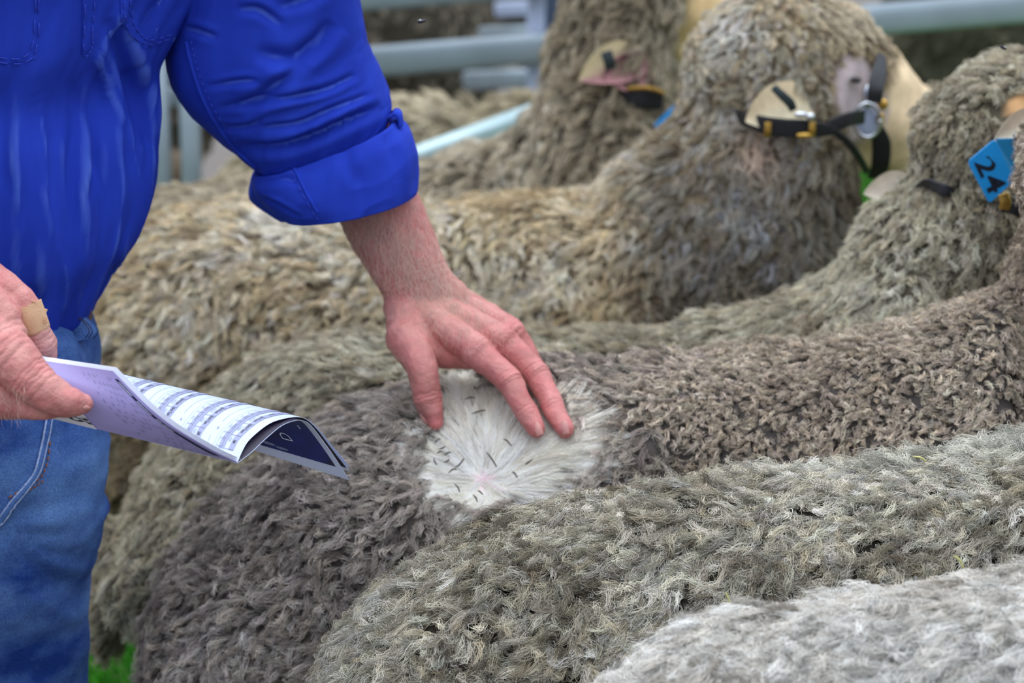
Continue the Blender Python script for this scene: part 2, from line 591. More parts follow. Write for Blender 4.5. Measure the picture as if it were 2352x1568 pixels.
def leg_parts(x, y, ztop, back):
    k = 0.03 if back else -0.015
    return tube([(x, y, ztop), (x + k, y, ztop * .55), (x - k, y, .26), (x, y, .09), (x, y, .03)],
                [.085, .06, .032, .026, .03], n=24, m=14)


PAL = {}


class Sheep:
    def __init__(self, label, ridge, Y, wool=.022, hw=.2, belly=.36, extra=(), bare=(), legs=None, hide=(120, 110, 95), yshift=None, tail=None):
        """ridge: pixel outline of the back (left to right), Y: depth of the spine row."""
        st = []
        for i, q in enumerate(ridge):
            px, py = q[0], q[1]
            k = q[2] if len(q) > 2 else 1.0
            zb = q[3] if len(q) > 3 else belly
            y = Y + (0 if yshift is None else yshift(px))
            p = P(px, py, y)
            st.append((p[0], y, p[2] - wool, zb, hw * k))
        # close the rump with a small round end
        s0 = st[0]
        st = [(s0[0] - .015, s0[1], s0[2] - .05, s0[3] + .06, s0[4] * .45)] + st
        parts = [body_rings(st)] + list(extra)
        xs = [s[0] for s in st]
        lx = legs or (xs[0] + .16, xs[-1] - .1)
        for i, x in enumerate(lx):
            for s in (-1, 1):
                yy = Y + s * hw * .55 + (0 if yshift is None else yshift(to_px((x, Y, .8))[0]))
                parts.append(leg_parts(x, yy, .52, i == 0))
        me = remesh(parts, .0125, 8)
        v, n = mverts(me), mnormals(me)
        v = v + n * (.009 * fbm(v * 9, 3) + .004 * noise(v * 30, 8))[:, None]
        mset(me, v)
        self.bare_w = np.zeros(len(v))
        c = np.tile(s2l(hide), (len(v), 1)) * .55  # hide darkened to paint deep shade into the gaps of the fleece
        for a, b, r, colr in bare:
            a, b = np.asarray(a), np.asarray(b)
            t = np.clip(((v - a) @ (b - a)) / ((b - a) @ (b - a) + 1e-9), 0, 1)
            d = np.linalg.norm(v - (a + t[:, None] * (b - a)), axis=1)
            w = np.clip((r - d) / (.25 * r), 0, 1)
            c = c * (1 - w[:, None]) + s2l(colr) * w[:, None]
            self.bare_w = np.maximum(self.bare_w, w)
        low = v[:, 2] < .06
        c[low] = s2l((46, 40, 36))
        shank = (v[:, 2] < .3) & ~low
        c[shank] = s2l((170, 150, 128))
        self.v, self.me, self.tintc = v, me, c
        vcol(me, c)
        self.o = link('sheep', me, M_HIDE)
        tag(self.o, label, 'sheep', 'rams standing side by side in the pen')
        self.n = mnormals(me)
        self.bvh = bvh_of(me)
        me.calc_loop_triangles()
        t = np.empty(len(me.loop_triangles) * 3, np.int32); me.loop_triangles.foreach_get('vertices', t)
        self.tri = t.reshape(-1, 3)

    def sample(self, n, weight):
        tri, v = self.tri, self.v
        a, b, c = v[tri[:, 0]], v[tri[:, 1]], v[tri[:, 2]]
        ar = np.linalg.norm(np.cross(b - a, c - a), axis=1) * .5
        cen = (a + b + c) / 3
        nn = unit(self.n[tri[:, 0]] + self.n[tri[:, 1]] + self.n[tri[:, 2]])
        bw = self.bare_w[tri].max(1)
        w = ar * weight(cen, nn) * (bw < .35)
        w = w / w.sum()
        k = RNG.choice(len(tri), n, p=w)
        r1, r2 = np.sqrt(RNG.random(n))[:, None], RNG.random(n)[:, None]
        return a[k] * (1 - r1) + b[k] * r1 * (1 - r2) + c[k] * r1 * r2, nn[k]


def seen_weight(cen, nn):
    """Fibres where the photograph or a step to the side could show them; sparse elsewhere."""
    d = unit(EYE - cen)
    f = np.sum(d * nn, 1)
    px, py = to_px(cen.T if False else cen)
    inside = (px > -350) & (px < 2700) & (py > -300) & (py < 1900)
    return np.where(f > -.25, 1.0, .06) * np.where(inside, 1.0, .08) * np.where(cen[:, 2] > .3, 1, .0)


def fleece(sh, n_locks, per, length, rlock, rad, pal, flow, K=6, lift=.6, curl=.004, frizz=.002, seed=1, weight=seen_weight,
           tipdark=.25, shade=.35, keep=None, n_fly=0, patch=.5, crimp=0.0, name='fleece', zwhite=None, lenf=None, spread=.38, wander=.75, gather_k=.72, recol=None, gpow=1.3, mat=None, hue=0.0, liftvar=1.0, gaps=0.0, lockvar=.2):
    """Wool locks: each lock is a bundle of fibres that leaves the hide and bends over along the lie of the fleece."""
    p, n = sh.sample(n_locks, weight)
    if keep is not None:
        k = keep(p); p, n = p[k], n[k]
    if gaps:
        k = noise(p * 95, seed + 61) + .5 * noise(p * 210, seed + 62) > -1.15 + gaps
        p, n = p[k], n[k]
    N = len(p)
    fl = flow(p, n)
    fl = unit(fl - n * np.sum(fl * n, 1, keepdims=True))
    bi = np.cross(n, fl)
    big = fbm(p * 7, seed)
    # the lie wanders over the body
    ang = wander * fbm(p * 11, seed + 5) + RNG.normal(0, spread, N)
    fl = fl * np.cos(ang)[:, None] + bi * np.sin(ang)[:, None]
    bi = np.cross(n, fl)
    L = length * (1 + .35 * noise(p * 25, seed + 2)) * RNG.uniform(.75, 1.25, N)
    if lenf is not None: L = L * lenf(p)
    lf = np.clip(lift + liftvar * (.25 * noise(p * 18, seed + 9) + RNG.normal(0, .14, N)), .03, 1.1)
    t = np.linspace(0, 1, K)
    # lock spine
    ph = RNG.uniform(0, 6.28, N)
    spine = (p[:, None] + n[:, None] * (L * lf)[:, None, None] * (np.sin(t * 1.9) / 1.0)[None, :, None] * .8
             + fl[:, None] * (L * (1.15 - .5 * lf))[:, None, None] * (t ** 1.35)[None, :, None]
             + bi[:, None] * (curl * np.sin(ph[:, None] + t * 5.0) * t)[..., None]
             + fl[:, None] * (curl * np.cos(ph[:, None] * 1.7 + t * 6.0) * t)[..., None])
    S = per
    # fibres around the spine, gathered towards the tip
    a = RNG.uniform(0, 6.28, (N, S)); r = np.sqrt(RNG.random((N, S))) * rlock
    gather = (1 - gather_k * t ** gpow)
    off = (np.cos(a) * r)[..., None, None] * gather[None, None, :, None] * bi[:, None, None] + (np.sin(a) * r)[..., None, None] * gather[None, None, :, None] * fl[:, None, None]
    lenj = RNG.uniform(.72, 1.08, (N, S))
    pts = p[:, None, None] + (spine - p[:, None])[:, None] * lenj[:, :, None, None] + off
    jit = RNG.normal(0, 1, (N, S, K, 3)) * frizz * (t ** .8)[None, None, :, None]
    pts = pts + jit
    if crimp:
        w = np.sin(t * 2 * math.pi * (K / 2.2) + ph[:, None])[:, None, :, None] * crimp
        pts = pts + w * bi[:, None, None]
    # colour: palette mix by body region, lock and fibre; dirt on the tips
    pc = s2l(np.array(pal, float))
    sel = np.clip((big * patch + RNG.normal(0, .3, N)) * .5 + .5, 0, .999) * (len(pc) - 1)
    i0 = sel.astype(int); f = (sel - i0)[:, None]
    base = pc[i0] * (1 - f) + pc[np.minimum(i0 + 1, len(pc) - 1)] * f
    base = base * RNG.uniform(1 - lockvar, 1 + lockvar, (N, 1))
    if hue:
        hs = np.array([[1, 1, 1], [1.1, .99, .78], [1.03, .95, 1.0], [.94, 1.0, .86], [1.0, .99, .95]])
        base = base * (1 + (hs[RNG.integers(0, 5, N)] - 1) * hue)
    if recol is not None: base = recol(p, base)
    cs = base[:, None] * RNG.uniform(.78, 1.24, (N, S, 1))
    dark = (RNG.random(N) < tipdark)[:, None, None, None]
    grad = (1 - shade) + shade * t ** .8  # darker roots paint in the shade between locks, and set off pale tips
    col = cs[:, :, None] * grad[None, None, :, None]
    tipw = np.clip((t - .55) / .45, 0, 1)[None, None, :, None]
    col = np.where(dark, col * (1 - .72 * tipw), col)
    if zwhite is not None:
        col = zwhite(p, col, t)
    pts = pts.reshape(-1, K, 3); col = np.clip(col.reshape(-1, K, 3), 0, 1)
    rd = rad * (1 - .6 * t ** 2)[None] * RNG.uniform(.7, 1.3, (len(pts), 1))
    if n_fly:
        q, m_ = sh.sample(n_fly, weight)
        if keep is not None:
            k = keep(q); q, m_ = q[k], m_[k]
        nf, KF = len(q), 16
        u = np.linspace(0, 1, KF)
        ax = unit(m_ * .5 + unit(flow(q, m_)) * .6 + RNG.normal(0, .55, (nf, 3)))
        b1 = unit(np.cross(ax, RNG.normal(0, 1, (nf, 3)))); b2 = np.cross(ax, b1)
        Lf = RNG.uniform(.25, .75, nf) * length
        wv = RNG.uniform(5, 15, nf); amp = RNG.uniform(.0006, .0026, nf)
        start = q + m_ * length * RNG.uniform(.25, .55, (nf, 1))
        fp = start[:, None] + ax[:, None] * (Lf[:, None] * u)[..., None] + b1[:, None] * (amp[:, None] * np.sin(wv[:, None] * u))[..., None] + b2[:, None] * (amp[:, None] * (np.cos(wv[:, None] * u) - 1))[..., None]
        fp = fp - m_[:, None] * (Lf[:, None] * .35 * u ** 2)[..., None]
        fc = np.repeat((pc[-1] * RNG.uniform(.55, 1.1, (nf, 1)))[:, None], KF, 1)
        so = curves('stray_fibre', fp, np.tile(rad * .5 * (1 - .6 * u), (nf, 1)), np.clip(fc, 0, 1), M_WOOL, sh.o)
        tag(so, kind='stuff')
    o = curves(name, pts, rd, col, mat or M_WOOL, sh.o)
    tag(o, kind='stuff')
    return o


def flow_back(p, n):
    """Lie of the wool: down the flanks and towards the rump."""
    return np.stack([np.full(len(p), -.55), np.zeros(len(p)), np.full(len(p), -.9)], 1)


def sec_neck(rows):
    """Loft through (left px, right px, py of left, py of right, Y, depth radius)."""
    C, A, B = [], [], []
    for lx, ly, rx, ry, Y, rb in rows:
        l, r = P(lx, ly, Y), P(rx, ry, Y)
        C.append((l + r) / 2); A.append((r - l) / 2); B.append(np.array([0, rb, 0]))
    return sec_loft(C, A, B, n=8 * len(rows), m=24)


QUICK = 1.0   # density of the wool


def generic_head(sx, sy, sz, s=1.0, d=1):
    """Neck, skull and muzzle for a sheep whose head lies outside the picture."""
    return [tube([(sx - d * .18, sy, sz - .2), (sx + d * .02, sy, sz - .02), (sx + d * .17, sy, sz + .16)], [.17, .14, .11], n=20),
            ball((sx + d * .22, sy, sz + .2), (.13, .1, .11)),
            tube([(sx + d * .22, sy, sz + .2), (sx + d * .34, sy, sz + .12), (sx + d * .43, sy, sz + .03)], [.085, .06, .045], n=16)]


# S1: the pale back in the near corner
p = P(3300, 1210, 2.1)
sh1 = Sheep('ram with pale cream wool, nearest sheep, only its back in the lower corner', [(1290, 1720, .55), (1360, 1600, .7), (1480, 1478, .88), (1640, 1390), (1800, 1362), (2000, 1332),
            (2200, 1298), (2352, 1286), (2700, 1250), (3000, 1230), (3300, 1210)], 2.10, wool=.03, hw=.17, extra=generic_head(p[0], 2.1, p[2]), hide=(190, 185, 175))
# S2: the shaggy ram in front of the touched one
p = P(3200, 920, 2.46)
sh2 = Sheep('shaggy grey-olive ram with matted curly wool, in front of the ram being parted', [(690, 1690, .5), (735, 1560, .66), (790, 1440, .8), (870, 1342, .9), (1000, 1238), (1160, 1165), (1350, 1122), (1550, 1096),
            (1700, 1064), (1900, 1046), (2130, 1026), (2352, 1004), (2700, 970), (3000, 930), (3200, 920)], 2.46, wool=.026, hw=.18, extra=generic_head(p[0], 2.46, p[2]), hide=(70, 64, 54))
# S3: the ram whose fleece the man opens
sh3_head = [tube([P(2540, 900, 2.87), P(2570, 760, 2.87), P(2600, 580, 2.86), P(2620, 430, 2.84)], [.17, .125, .108, .1], n=24),
            ball(P(2478, 395, 2.80), (.052, .08, .075)), ball(P(2600, 330, 2.84), (.11, .1, .11)),
            tube([P(2620, 330, 2.84), P(2800, 430, 2.86), P(2940, 560, 2.88)], [.085, .06, .045], n=16)]
C3 = P(1125, 1075, 2.70)
sh3 = Sheep('grey-brown ram with its fleece parted white under the man\'s hand', [(352, 1490, .5), (378, 1345, .66), (430, 1220, .8), (575, 1068, .92), (705, 976), (870, 896), (1100, 834), (1300, 810), (1600, 800), (1850, 780),
            (2050, 724), (2200, 670), (2300, 640)], 2.85, wool=.022, hw=.185, extra=sh3_head, yshift=lambda x: .05 * np.clip((800 - x) / 500, 0, 1),
            hide=(104, 97, 92), legs=(-.2, .42))
# S4: olive ram with the numbered tag
sh4_head = [sec_neck([(1700, 760, 2560, 860, 3.2, .17), (1900, 660, 2520, 720, 3.2, .165), (2000, 530, 2480, 580, 3.2, .14), (2085, 440, 2440, 480, 3.2, .12), (2125, 380, 2420, 420, 3.2, .11)]),
            ball(P(2288, 315, 3.2), (.09, .1, .078)), ball(P(2345, 252, 3.22), (.09, .1, .062)), ball(P(2236, 325, 3.2), (.066, .09, .054)),
            tube([P(2340, 260, 3.25), P(2480, 330, 3.36), P(2560, 390, 3.44)], [.08, .06, .045], n=16)]
sh4 = Sheep('olive-grey ram with a blue tag in its ear, third sheep back', [(262, 1400, .5, .5), (284, 1225, .72, .47), (355, 1055, .9, .42), (490, 902), (620, 812), (750, 754), (900, 756), (1200, 742), (1500, 752), (1700, 716),
            (1850, 680), (1950, 655), (2100, 640)], 3.2, wool=.022, hw=.185, extra=sh4_head,
            bare=[(P(2352, 235, 3.12), P(2372, 250, 3.13), .022, (206, 160, 112)), (P(2420, 300, 3.3), P(2560, 390, 3.44), .085, (214, 190, 160))], hide=(112, 104, 86))
# S5: the tan ram with the halter
sh5_head = [sec_neck([(1180, 610, 1970, 720, 3.62, .18), (1370, 455, 1962, 540, 3.62, .165), (1485, 350, 1962, 440, 3.62, .14), (1560, 265, 1970, 350, 3.62, .12), (1600, 190, 1980, 280, 3.62, .11)]),
            ball(P(1785, 145, 3.62), (.112, .11, .095)), ball(P(1895, 88, 3.64), (.06, .085, .05)), ball(P(1700, 155, 3.62), (.07, .1, .08)),
            tube([P(1880, 190, 3.63), P(2005, 255, 3.65), P(2110, 320, 3.69), P(2190, 385, 3.72)], [.075, .064, .052, .042], [.085, .083, .064, .046], n=30, m=20)]
sh5 = Sheep('tan ram with a black halter and a cream ear, behind the man\'s wrist', [(160, 900, .5), (205, 720, .75), (270, 560, .95), (345, 482), (500, 452), (750, 460), (1000, 458), (1190, 422), (1300, 426), (1420, 438),
            (1560, 470), (1700, 540)], 3.62, wool=.022, hw=.19, extra=sh5_head,
            bare=[(P(2045, 265, 3.66), P(2200, 390, 3.72), .105, (232, 206, 168)), (P(1950, 190, 3.56), P(1985, 262, 3.57), .042, (214, 196, 196))], hide=(150, 132, 104))
# S6: the ram against the rails
sh6_head = [sec_neck([(1120, 420, 1640, 520, 4.04, .17), (1225, 270, 1610, 360, 4.04, .15), (1272, 170, 1580, 240, 4.04, .125), (1295, 70, 1550, 140, 4.04, .11), (1325, -20, 1540, 50, 4.04, .1)]),
            ball(P(1440, -10, 4.04), (.085, .1, .1)),
            tube([P(1490, -10, 4.06), P(1590, 40, 4.1), P(1690, 110, 4.14), P(1740, 150, 4.16)], [.075, .06, .05, .04], [.085, .07, .055, .042], n=26, m=18)]
sh6 = Sheep('dusty brown ram with its head high beside the steel rails', [(120, 520, .6), (200, 460, .85), (345, 428), (600, 400), (800, 374), (960, 350), (1045, 318), (1150, 318), (1250, 335), (1380, 400)], 4.04, wool=.022, hw=.19,
            extra=sh6_head, bare=[(P(1560, 30, 4.08), P(1740, 150, 4.16), .09, (206, 176, 128))], hide=(126, 114, 96))
# rams beyond the rails
sh7 = Sheep('sandy ram lying low behind the pen rail, out of focus', [(468, 430, .55), (500, 395, .7), (560, 350, .85), (650, 280), (760, 225), (890, 205), (1000, 215), (1100, 238), (1200, 268), (1290, 330)], 4.86, wool=.02, hw=.2, belly=.3,
            extra=[tube([P(1200, 390, 4.86), P(1330, 400, 4.9), P(1400, 400, 4.95)], [.13, .11, .1], n=18), ball(P(1450, 400, 4.97), (.11, .1, .1)), tube([P(1460, 405, 4.97), P(1590, 450, 5.0)], [.075, .045], n=12)], hide=(150, 138, 112), legs=(-.42, .02))
sh8 = Sheep('dark brown ram standing behind the steel rails near the blue sleeve', [(250, 40, .6), (330, -90, .9), (500, -160), (800, -170), (1000, -120), (1090, -20, .8), (1130, 90, .5)], 6.6, wool=.02, hw=.22, hide=(84, 78, 66), belly=.32,
            extra=[tube([P(420, -40, 6.6), P(290, -180, 6.6), P(230, -280, 6.6)], [.16, .13, .1], n=18), ball(P(210, -300, 6.6), (.14, .1, .11)), tube([P(200, -300, 6.6), P(80, -220, 6.6)], [.08, .045], n=12)])
sh9 = Sheep('dark olive ram standing behind the steel rails at the far side', [(1985, 120, .5), (2040, 0, .8), (2120, -110, .95), (2300, -150), (2600, -150), (2800, -120)], 6.3, wool=.02, hw=.22, hide=(92, 90, 72), belly=.32,
            extra=generic_head(P(2800, -120, 6.3)[0], 6.3, P(2800, -120, 6.3)[2]), legs=(P(2130, 0, 6.3)[0], P(2750, 0, 6.3)[0]))


sh10 = Sheep('grey-brown ram in the far pen behind the pale post', [(905, 60, .5), (960, -60, .8), (1060, -150, .95), (1300, -190), (1600, -190), (1800, -160)], 7.4, wool=.02, hw=.22, hide=(92, 86, 74), belly=.32,
             extra=generic_head(P(1800, -160, 7.4)[0], 7.4, P(1800, -160, 7.4)[2]))

# ------------------------------------------------------------------ the man
man = empty('person', P(-60, 784, 2.78) * np.array([1, 1, 0]))
tag(man, 'man in royal blue work shirt and jeans resting one hand on a ram', 'person')
FACE = np.array([math.sin(math.radians(40)), -math.cos(math.radians(40)), 0])   # the way his chest faces
SIDE = np.array([math.cos(math.radians(40)), math.sin(math.radians(40)), 0])    # towards his left arm


def px_tube(rows, up=(0, -.75, .65), n=None, m=18, caps=True):
    """Tube through (px, py, Y, radius, [radius along up])."""
    pts = [P(r[0], r[1], r[2]) for r in rows]
    return tube(pts, [r[3] for r in rows], [r[4] if len(r) > 4 else r[3] for r in rows], up, n, m, caps)


NB = unit(np.array([0.05, -.72, .66]))     # back of the touching hand
fing = {
    'thumb': [(930, 775, 2.825, .021), (966, 838, 2.795, .0172), (983, 914, 2.787, .0148), (993, 950, 2.781, .0118), (999, 969, 2.777, .0085)],
    'index': [(1093, 808, 2.80, .0172), (1135, 842, 2.786, .0146), (1171, 876, 2.772, .0138), (1193, 918, 2.758, .0120), (1210, 946, 2.75, .0116), (1231, 985, 2.738, .0092)],
    'middle': [(1150, 783, 2.82, .0172), (1195, 820, 2.808, .0142), (1233, 860, 2.795, .0136), (1257, 905, 2.775, .0120), (1272, 938, 2.76, .0114), (1297, 986, 2.736, .0092)],
    'ring': [(1172, 768, 2.85, .0168), (1205, 812, 2.843, .0135), (1228, 860, 2.835, .0128), (1245, 900, 2.82, .0115), (1262, 945, 2.80, .009)],
    'little': [(1165, 755, 2.88, .0155), (1192, 795, 2.878, .012), (1208, 835, 2.872, .0115), (1216, 870, 2.862, .0105), (1224, 900, 2.85, .008)],
}
hand_l = [px_tube(fing[k], NB, n=8 * len(fing[k])) for k in fing]
# bones of the back of the hand
for a, b, r in (((938, 700, 2.86), (1093, 806, 2.802), .0165), ((960, 685, 2.868), (1150, 780, 2.822), .0165), ((980, 668, 2.88), (1172, 766, 2.852), .0162), ((985, 655, 2.892), (1165, 754, 2.882), .015)):
    hand_l.append(tube([P(*a), (P(*a) + P(*b)) / 2 + NB * .003, P(*b)], [r * 1.05, r, r * 1.02], n=14))
for k, o in (('index', .003), ('middle', .0035), ('ring', .003)):
    hand_l.append(ball(P(*fing[k][0][:3]) + NB * o, .0168))
for k in ('index', 'middle', 'ring'):
    hand_l.append(ball(P(*fing[k][2][:3]) + NB * .001, (.0137, .0137, .0137)))
hand_l.append(ball(P(*fing['thumb'][2][:3]), .0152))
# flesh of the palm, the ball of the thumb and the web
hand_l.append(px_tube([(930, 690, 2.868, .02), (945, 760, 2.84, .026), (966, 822, 2.81, .018)], NB))
hand_l.append(px_tube([(935, 705, 2.865, .026), (1000, 745, 2.85, .028), (1075, 790, 2.83, .02), (1120, 800, 2.83, .016)], NB))
hand_l.append(px_tube([(975, 800, 2.82, .016), (1010, 812, 2.824, .0145), (1050, 812, 2.824, .016), (1090, 812, 2.81, .016)], NB))
hand_l.append(px_tube([(990, 700, 2.88, .024), (1090, 755, 2.865, .022), (1165, 785, 2.855, .017)], NB))
hand_l.append(px_tube([(1100, 790, 2.828, .016), (1160, 805, 2.832, .015), (1200, 812, 2.855, .012)], NB))
# wrist and forearm: left edge, right edge, depth
def arm_rows(rows):
    C, A, B = [], [], []
    for lx, ly, rx, ry, Y, rb in rows:
        l, r = P(lx, ly, Y), P(rx, ry, Y)
        C.append((l + r) / 2); A.append((r - l) / 2); B.append(np.array([0, rb, .15 * rb]))
    return sec_loft(C, A, B, n=10 * len(rows), m=32)


hand_l.append(arm_rows([(660, 330, 880, 250, 2.90, .05), (765, 480, 945, 415, 2.90, .043), (800, 547, 975, 480, 2.895, .0405), (845, 622, 1008, 560, 2.885, .037), (880, 682, 1034, 620, 2.875, .031), (898, 725, 1072, 662, 2.868, .027)]))
SH_L, SH_R = P(570, -240, 2.90), P(-90, -250, 2.66)
EL_L = P(735, 250, 2.92)
core = [tube([P(770, 330, 2.905), EL_L, P(650, 0, 2.91), SH_L, (SH_L + SH_R) / 2 + np.array([0, 0, .03]), SH_R, P(-330, 200, 2.52), P(-420, 560, 2.42), P(-300, 660, 2.38), P(-190, 690, 2.365)],
             [.045, .045, .05, .05, .05, .05, .045, .042, .036, .034], n=90, m=14)]
NR = unit(np.array([-.1, -.8, .55]))
thumb_r = [(-60, 760, 2.335, .027), (20, 815, 2.318, .0225), (80, 880, 2.306, .0186), (140, 917, 2.304, .0155), (172, 924, 2.307, .0125), (190, 926, 2.31, .0092)]
index_r = [(-40, 640, 2.372, .021), (45, 692, 2.362, .0145), (72, 738, 2.36, .0128), (94, 790, 2.362, .0128), (102, 835, 2.372, .0112), (99, 880, 2.38, .0092)]
hand_r = [px_tube(thumb_r, NR, n=50), px_tube(index_r, NR, n=50),
          px_tube([(-60, 700, 2.39, .021), (20, 740, 2.392, .0145), (62, 800, 2.398, .0128), (76, 850, 2.402, .0115), (72, 890, 2.4, .0092)], NR, n=40),
          px_tube([(-80, 740, 2.405, .02), (-10, 790, 2.412, .014), (30, 840, 2.416, .0125), (44, 880, 2.416, .011), (40, 910, 2.41, .0088)], NR, n=40),
          px_tube([(-100, 790, 2.415, .018), (-40, 835, 2.422, .0122), (-6, 870, 2.424, .011), (8, 905, 2.422, .0098), (6, 925, 2.418, .008)], NR, n=40),
          px_tube([(-200, 690, 2.365, .034, .028), (-110, 720, 2.36, .04, .03), (-50, 760, 2.355, .038, .028), (-10, 800, 2.34, .026)], NR),
          px_tube([(-110, 860, 2.345, .03), (-30, 900, 2.33, .0235), (45, 925, 2.322, .0145), (105, 938, 2.315, .0098), (150, 936, 2.313, .007)], NR),
          px_tube([(-150, 670, 2.37, .026), (-60, 645, 2.372, .022), (0, 665, 2.366, .0175)], NR),
          px_tube([(-90, 690, 2.355, .03), (-20, 730, 2.345, .026), (15, 770, 2.335, .018)], NR),
          ball(P(82, 882, 2.306), .0188), ball(P(95, 788, 2.362), .0133)]
body = remesh(hand_l + hand_r + core, .00125, 7)
bv = mverts(body); bn = mnormals(body)


def crease(v, n, J, axis, rad, amp, width, offs, facing):
    """Skin creases across a joint: shallow furrows at offsets along the finger."""
    d = v - J
    s = d @ axis
    r = np.linalg.norm(d - s[:, None] * axis, axis=1)
    near = (abs(s) < .02) & (r < rad * 1.45)
    k = np.where(near)[0]
    f = np.clip((n[k] @ facing + .25) / .8, 0, 1)
    w = .0016 * noise(v[k] * 160, 4)
    h = sum(np.exp(-((s[k] + w - o) / width) ** 2) for o in offs)
    swell = np.exp(-(s[k] / .009) ** 2) * .5
    v[k] -= n[k] * (amp * (h - swell) * f)[:, None]


for k, rows in fing.items():
    for j in ((2, 4) if k != 'thumb' else (2,)):
        if j >= len(rows) - 1: continue
        J = P(*rows[j][:3]); ax = unit(P(*rows[j + 1][:3]) - P(*rows[j - 1][:3]))
        crease(bv, bn, J, ax, rows[j][3], .00085 if j == 2 else .0006, .0011, (-.0052, -.0012, .003, .0062) if j == 2 else (-.002, .002), NB)
    crease(bv, bn, P(*rows[0][:3]), unit(P(*rows[1][:3]) - P(*rows[0][:3])), .02, .0005, .0014, (-.004, .003), NB)
for J, a, b, rr in (((82, 882, 2.306), (30, 820, 2.318), (140, 917, 2.304), .0186), ((94, 790, 2.362), (72, 738, 2.36), (102, 835, 2.372), .013)):
    crease(bv, bn, P(*J), unit(P(*b) - P(*a)), rr, .0008, .0012, (-.0105, -.0068, -.002, .0022, .0078), unit(np.array([.3, -.8, .4])))
for q in ((-10, 830), (20, 790)):
    crease(bv, bn, P(q[0], q[1], 2.315), unit(P(80, 880, 2.306) - P(-40, 780, 2.33)), .03, .0005, .0016, (-.012, -.007, .001, .0062, .014), unit(np.array([.2, -.9, .3])))
# wrist creases of the touching arm
WJ = P(955, 650, 2.875); wax = unit(P(985, 715, 2.86) - P(915, 560, 2.89))
d = bv - WJ; s = d @ wax; kk = np.where((abs(s) < .03) & (np.linalg.norm(d, axis=1) < .06))[0]
bv[kk] -= bn[kk] * (.0007 * sum(np.exp(-((s[kk] + .003 * noise(bv[kk] * 60, 2) - o) / .0013) ** 2) for o in (-.006, .0, .007)))[:, None]
# tendons, veins and fine unevenness
bv += bn * (.0006 * fbm(bv * 105, 21, 3) + .0009 * noise(bv * 42, 5))[:, None]
mset(body, bv); bn = mnormals(body)
# skin colour: pink, redder at knuckles and fingertips, browner and mottled on the forearm
tone = np.tile(s2l((222, 152, 142)), (len(bv), 1))
mott = np.clip(.5 + .8 * fbm(bv * 70, 31, 3), 0, 1)[:, None]
tone = tone * (1 - mott * .55) + s2l((204, 106, 104)) * mott * .55
red = np.zeros(len(bv))
for k, rows in fing.items():
    for j, sg in ((0, .014), (2, .013), (len(rows) - 1, .016)):
        red = np.maximum(red, np.exp(-(np.linalg.norm(bv - P(*rows[j][:3]), axis=1) / sg) ** 2))
    for j in range(1, len(rows)):
        red = np.maximum(red, .55 * np.exp(-(np.linalg.norm(bv - P(*rows[j][:3]), axis=1) / .016) ** 2))
red = np.maximum(red, .5 * np.exp(-(np.linalg.norm(bv - P(1030, 850, 2.82), axis=1) / .02) ** 2))
tone = tone * (1 - .5 * red[:, None]) + s2l((212, 104, 110)) * .5 * red[:, None]
arm_w = np.clip((np.linalg.norm(bv - P(1000, 740, 2.86), axis=1) - .03) / .07, 0, 1) * (bv[:, 0] > -.3)
tone = tone * (1 - .35 * arm_w[:, None]) + s2l((204, 116, 110)) * .35 * arm_w[:, None]
tan = np.clip(.5 + 1.2 * noise(bv * 22, 77), 0, 1) * np.exp(-(np.linalg.norm(bv - P(1020, 710, 2.86), axis=1) / .04) ** 2)
tone = tone * (1 - .5 * tan[:, None]) + s2l((206, 158, 126)) * .5 * tan[:, None]
dirt = np.exp(-(np.linalg.norm(bv - P(972, 950, 2.775), axis=1) / .010) ** 2)[:, None]
tone = tone * (1 - .55 * dirt) + s2l((96, 70, 70)) * .55 * dirt
pale = np.exp(-(np.linalg.norm(bv - P(100, 800, 2.35), axis=1) / .02) ** 2)[:, None]
tone = tone * (1 - .5 * pale) + s2l((226, 178, 174)) * .5 * pale
vcol(body, tone * np.array([.80, .82, .83]))
body_o = link('body', body, M_SKIN, man); body_o.location = -Vector(man.location)
body_bvh = bvh_of(body)


def nail(name, px, py, tip, base, w, l):
    p, n = hit(body_bvh, px, py)
    if p is None: return
    ax = P(*tip) - P(*base); ax = unit(ax - n * (ax @ n)); sd = np.cross(ax, n)
    g = []
    for i in np.linspace(-1, 1, 9):
        row = []
        for j in np.linspace(-1, 1, 9):
            k = math.sqrt(max(0, 1 - .55 * i * i)) if i < 0 else (1 - .12 * i * i)
            row.append(p + ax * i * l + sd * j * w * k + n * (.0011 - .0028 * j * j - .0012 * i * i))
        g.append(row)
    top = np.array(g)
    v, f = grid(top)
    v2, f2 = grid(top - n * .0008)
    o = obj(name, join((v, f), (v2, [q[::-1] for q in f2])), M_NAIL, body_o)


nail('fingernail', 1238, 982, (1231, 985, 2.738), (1210, 946, 2.75), .0044, .0072)
nail('fingernail', 1300, 980, (1297, 986, 2.736), (1272, 938, 2.76), .0042, .0070)
nail('thumbnail', 972, 962, (999, 969, 2.777), (983, 914, 2.787), .0052, .0072)
nail('thumbnail', 196, 936, (190, 926, 2.31), (140, 917, 2.304), .0036, .006)

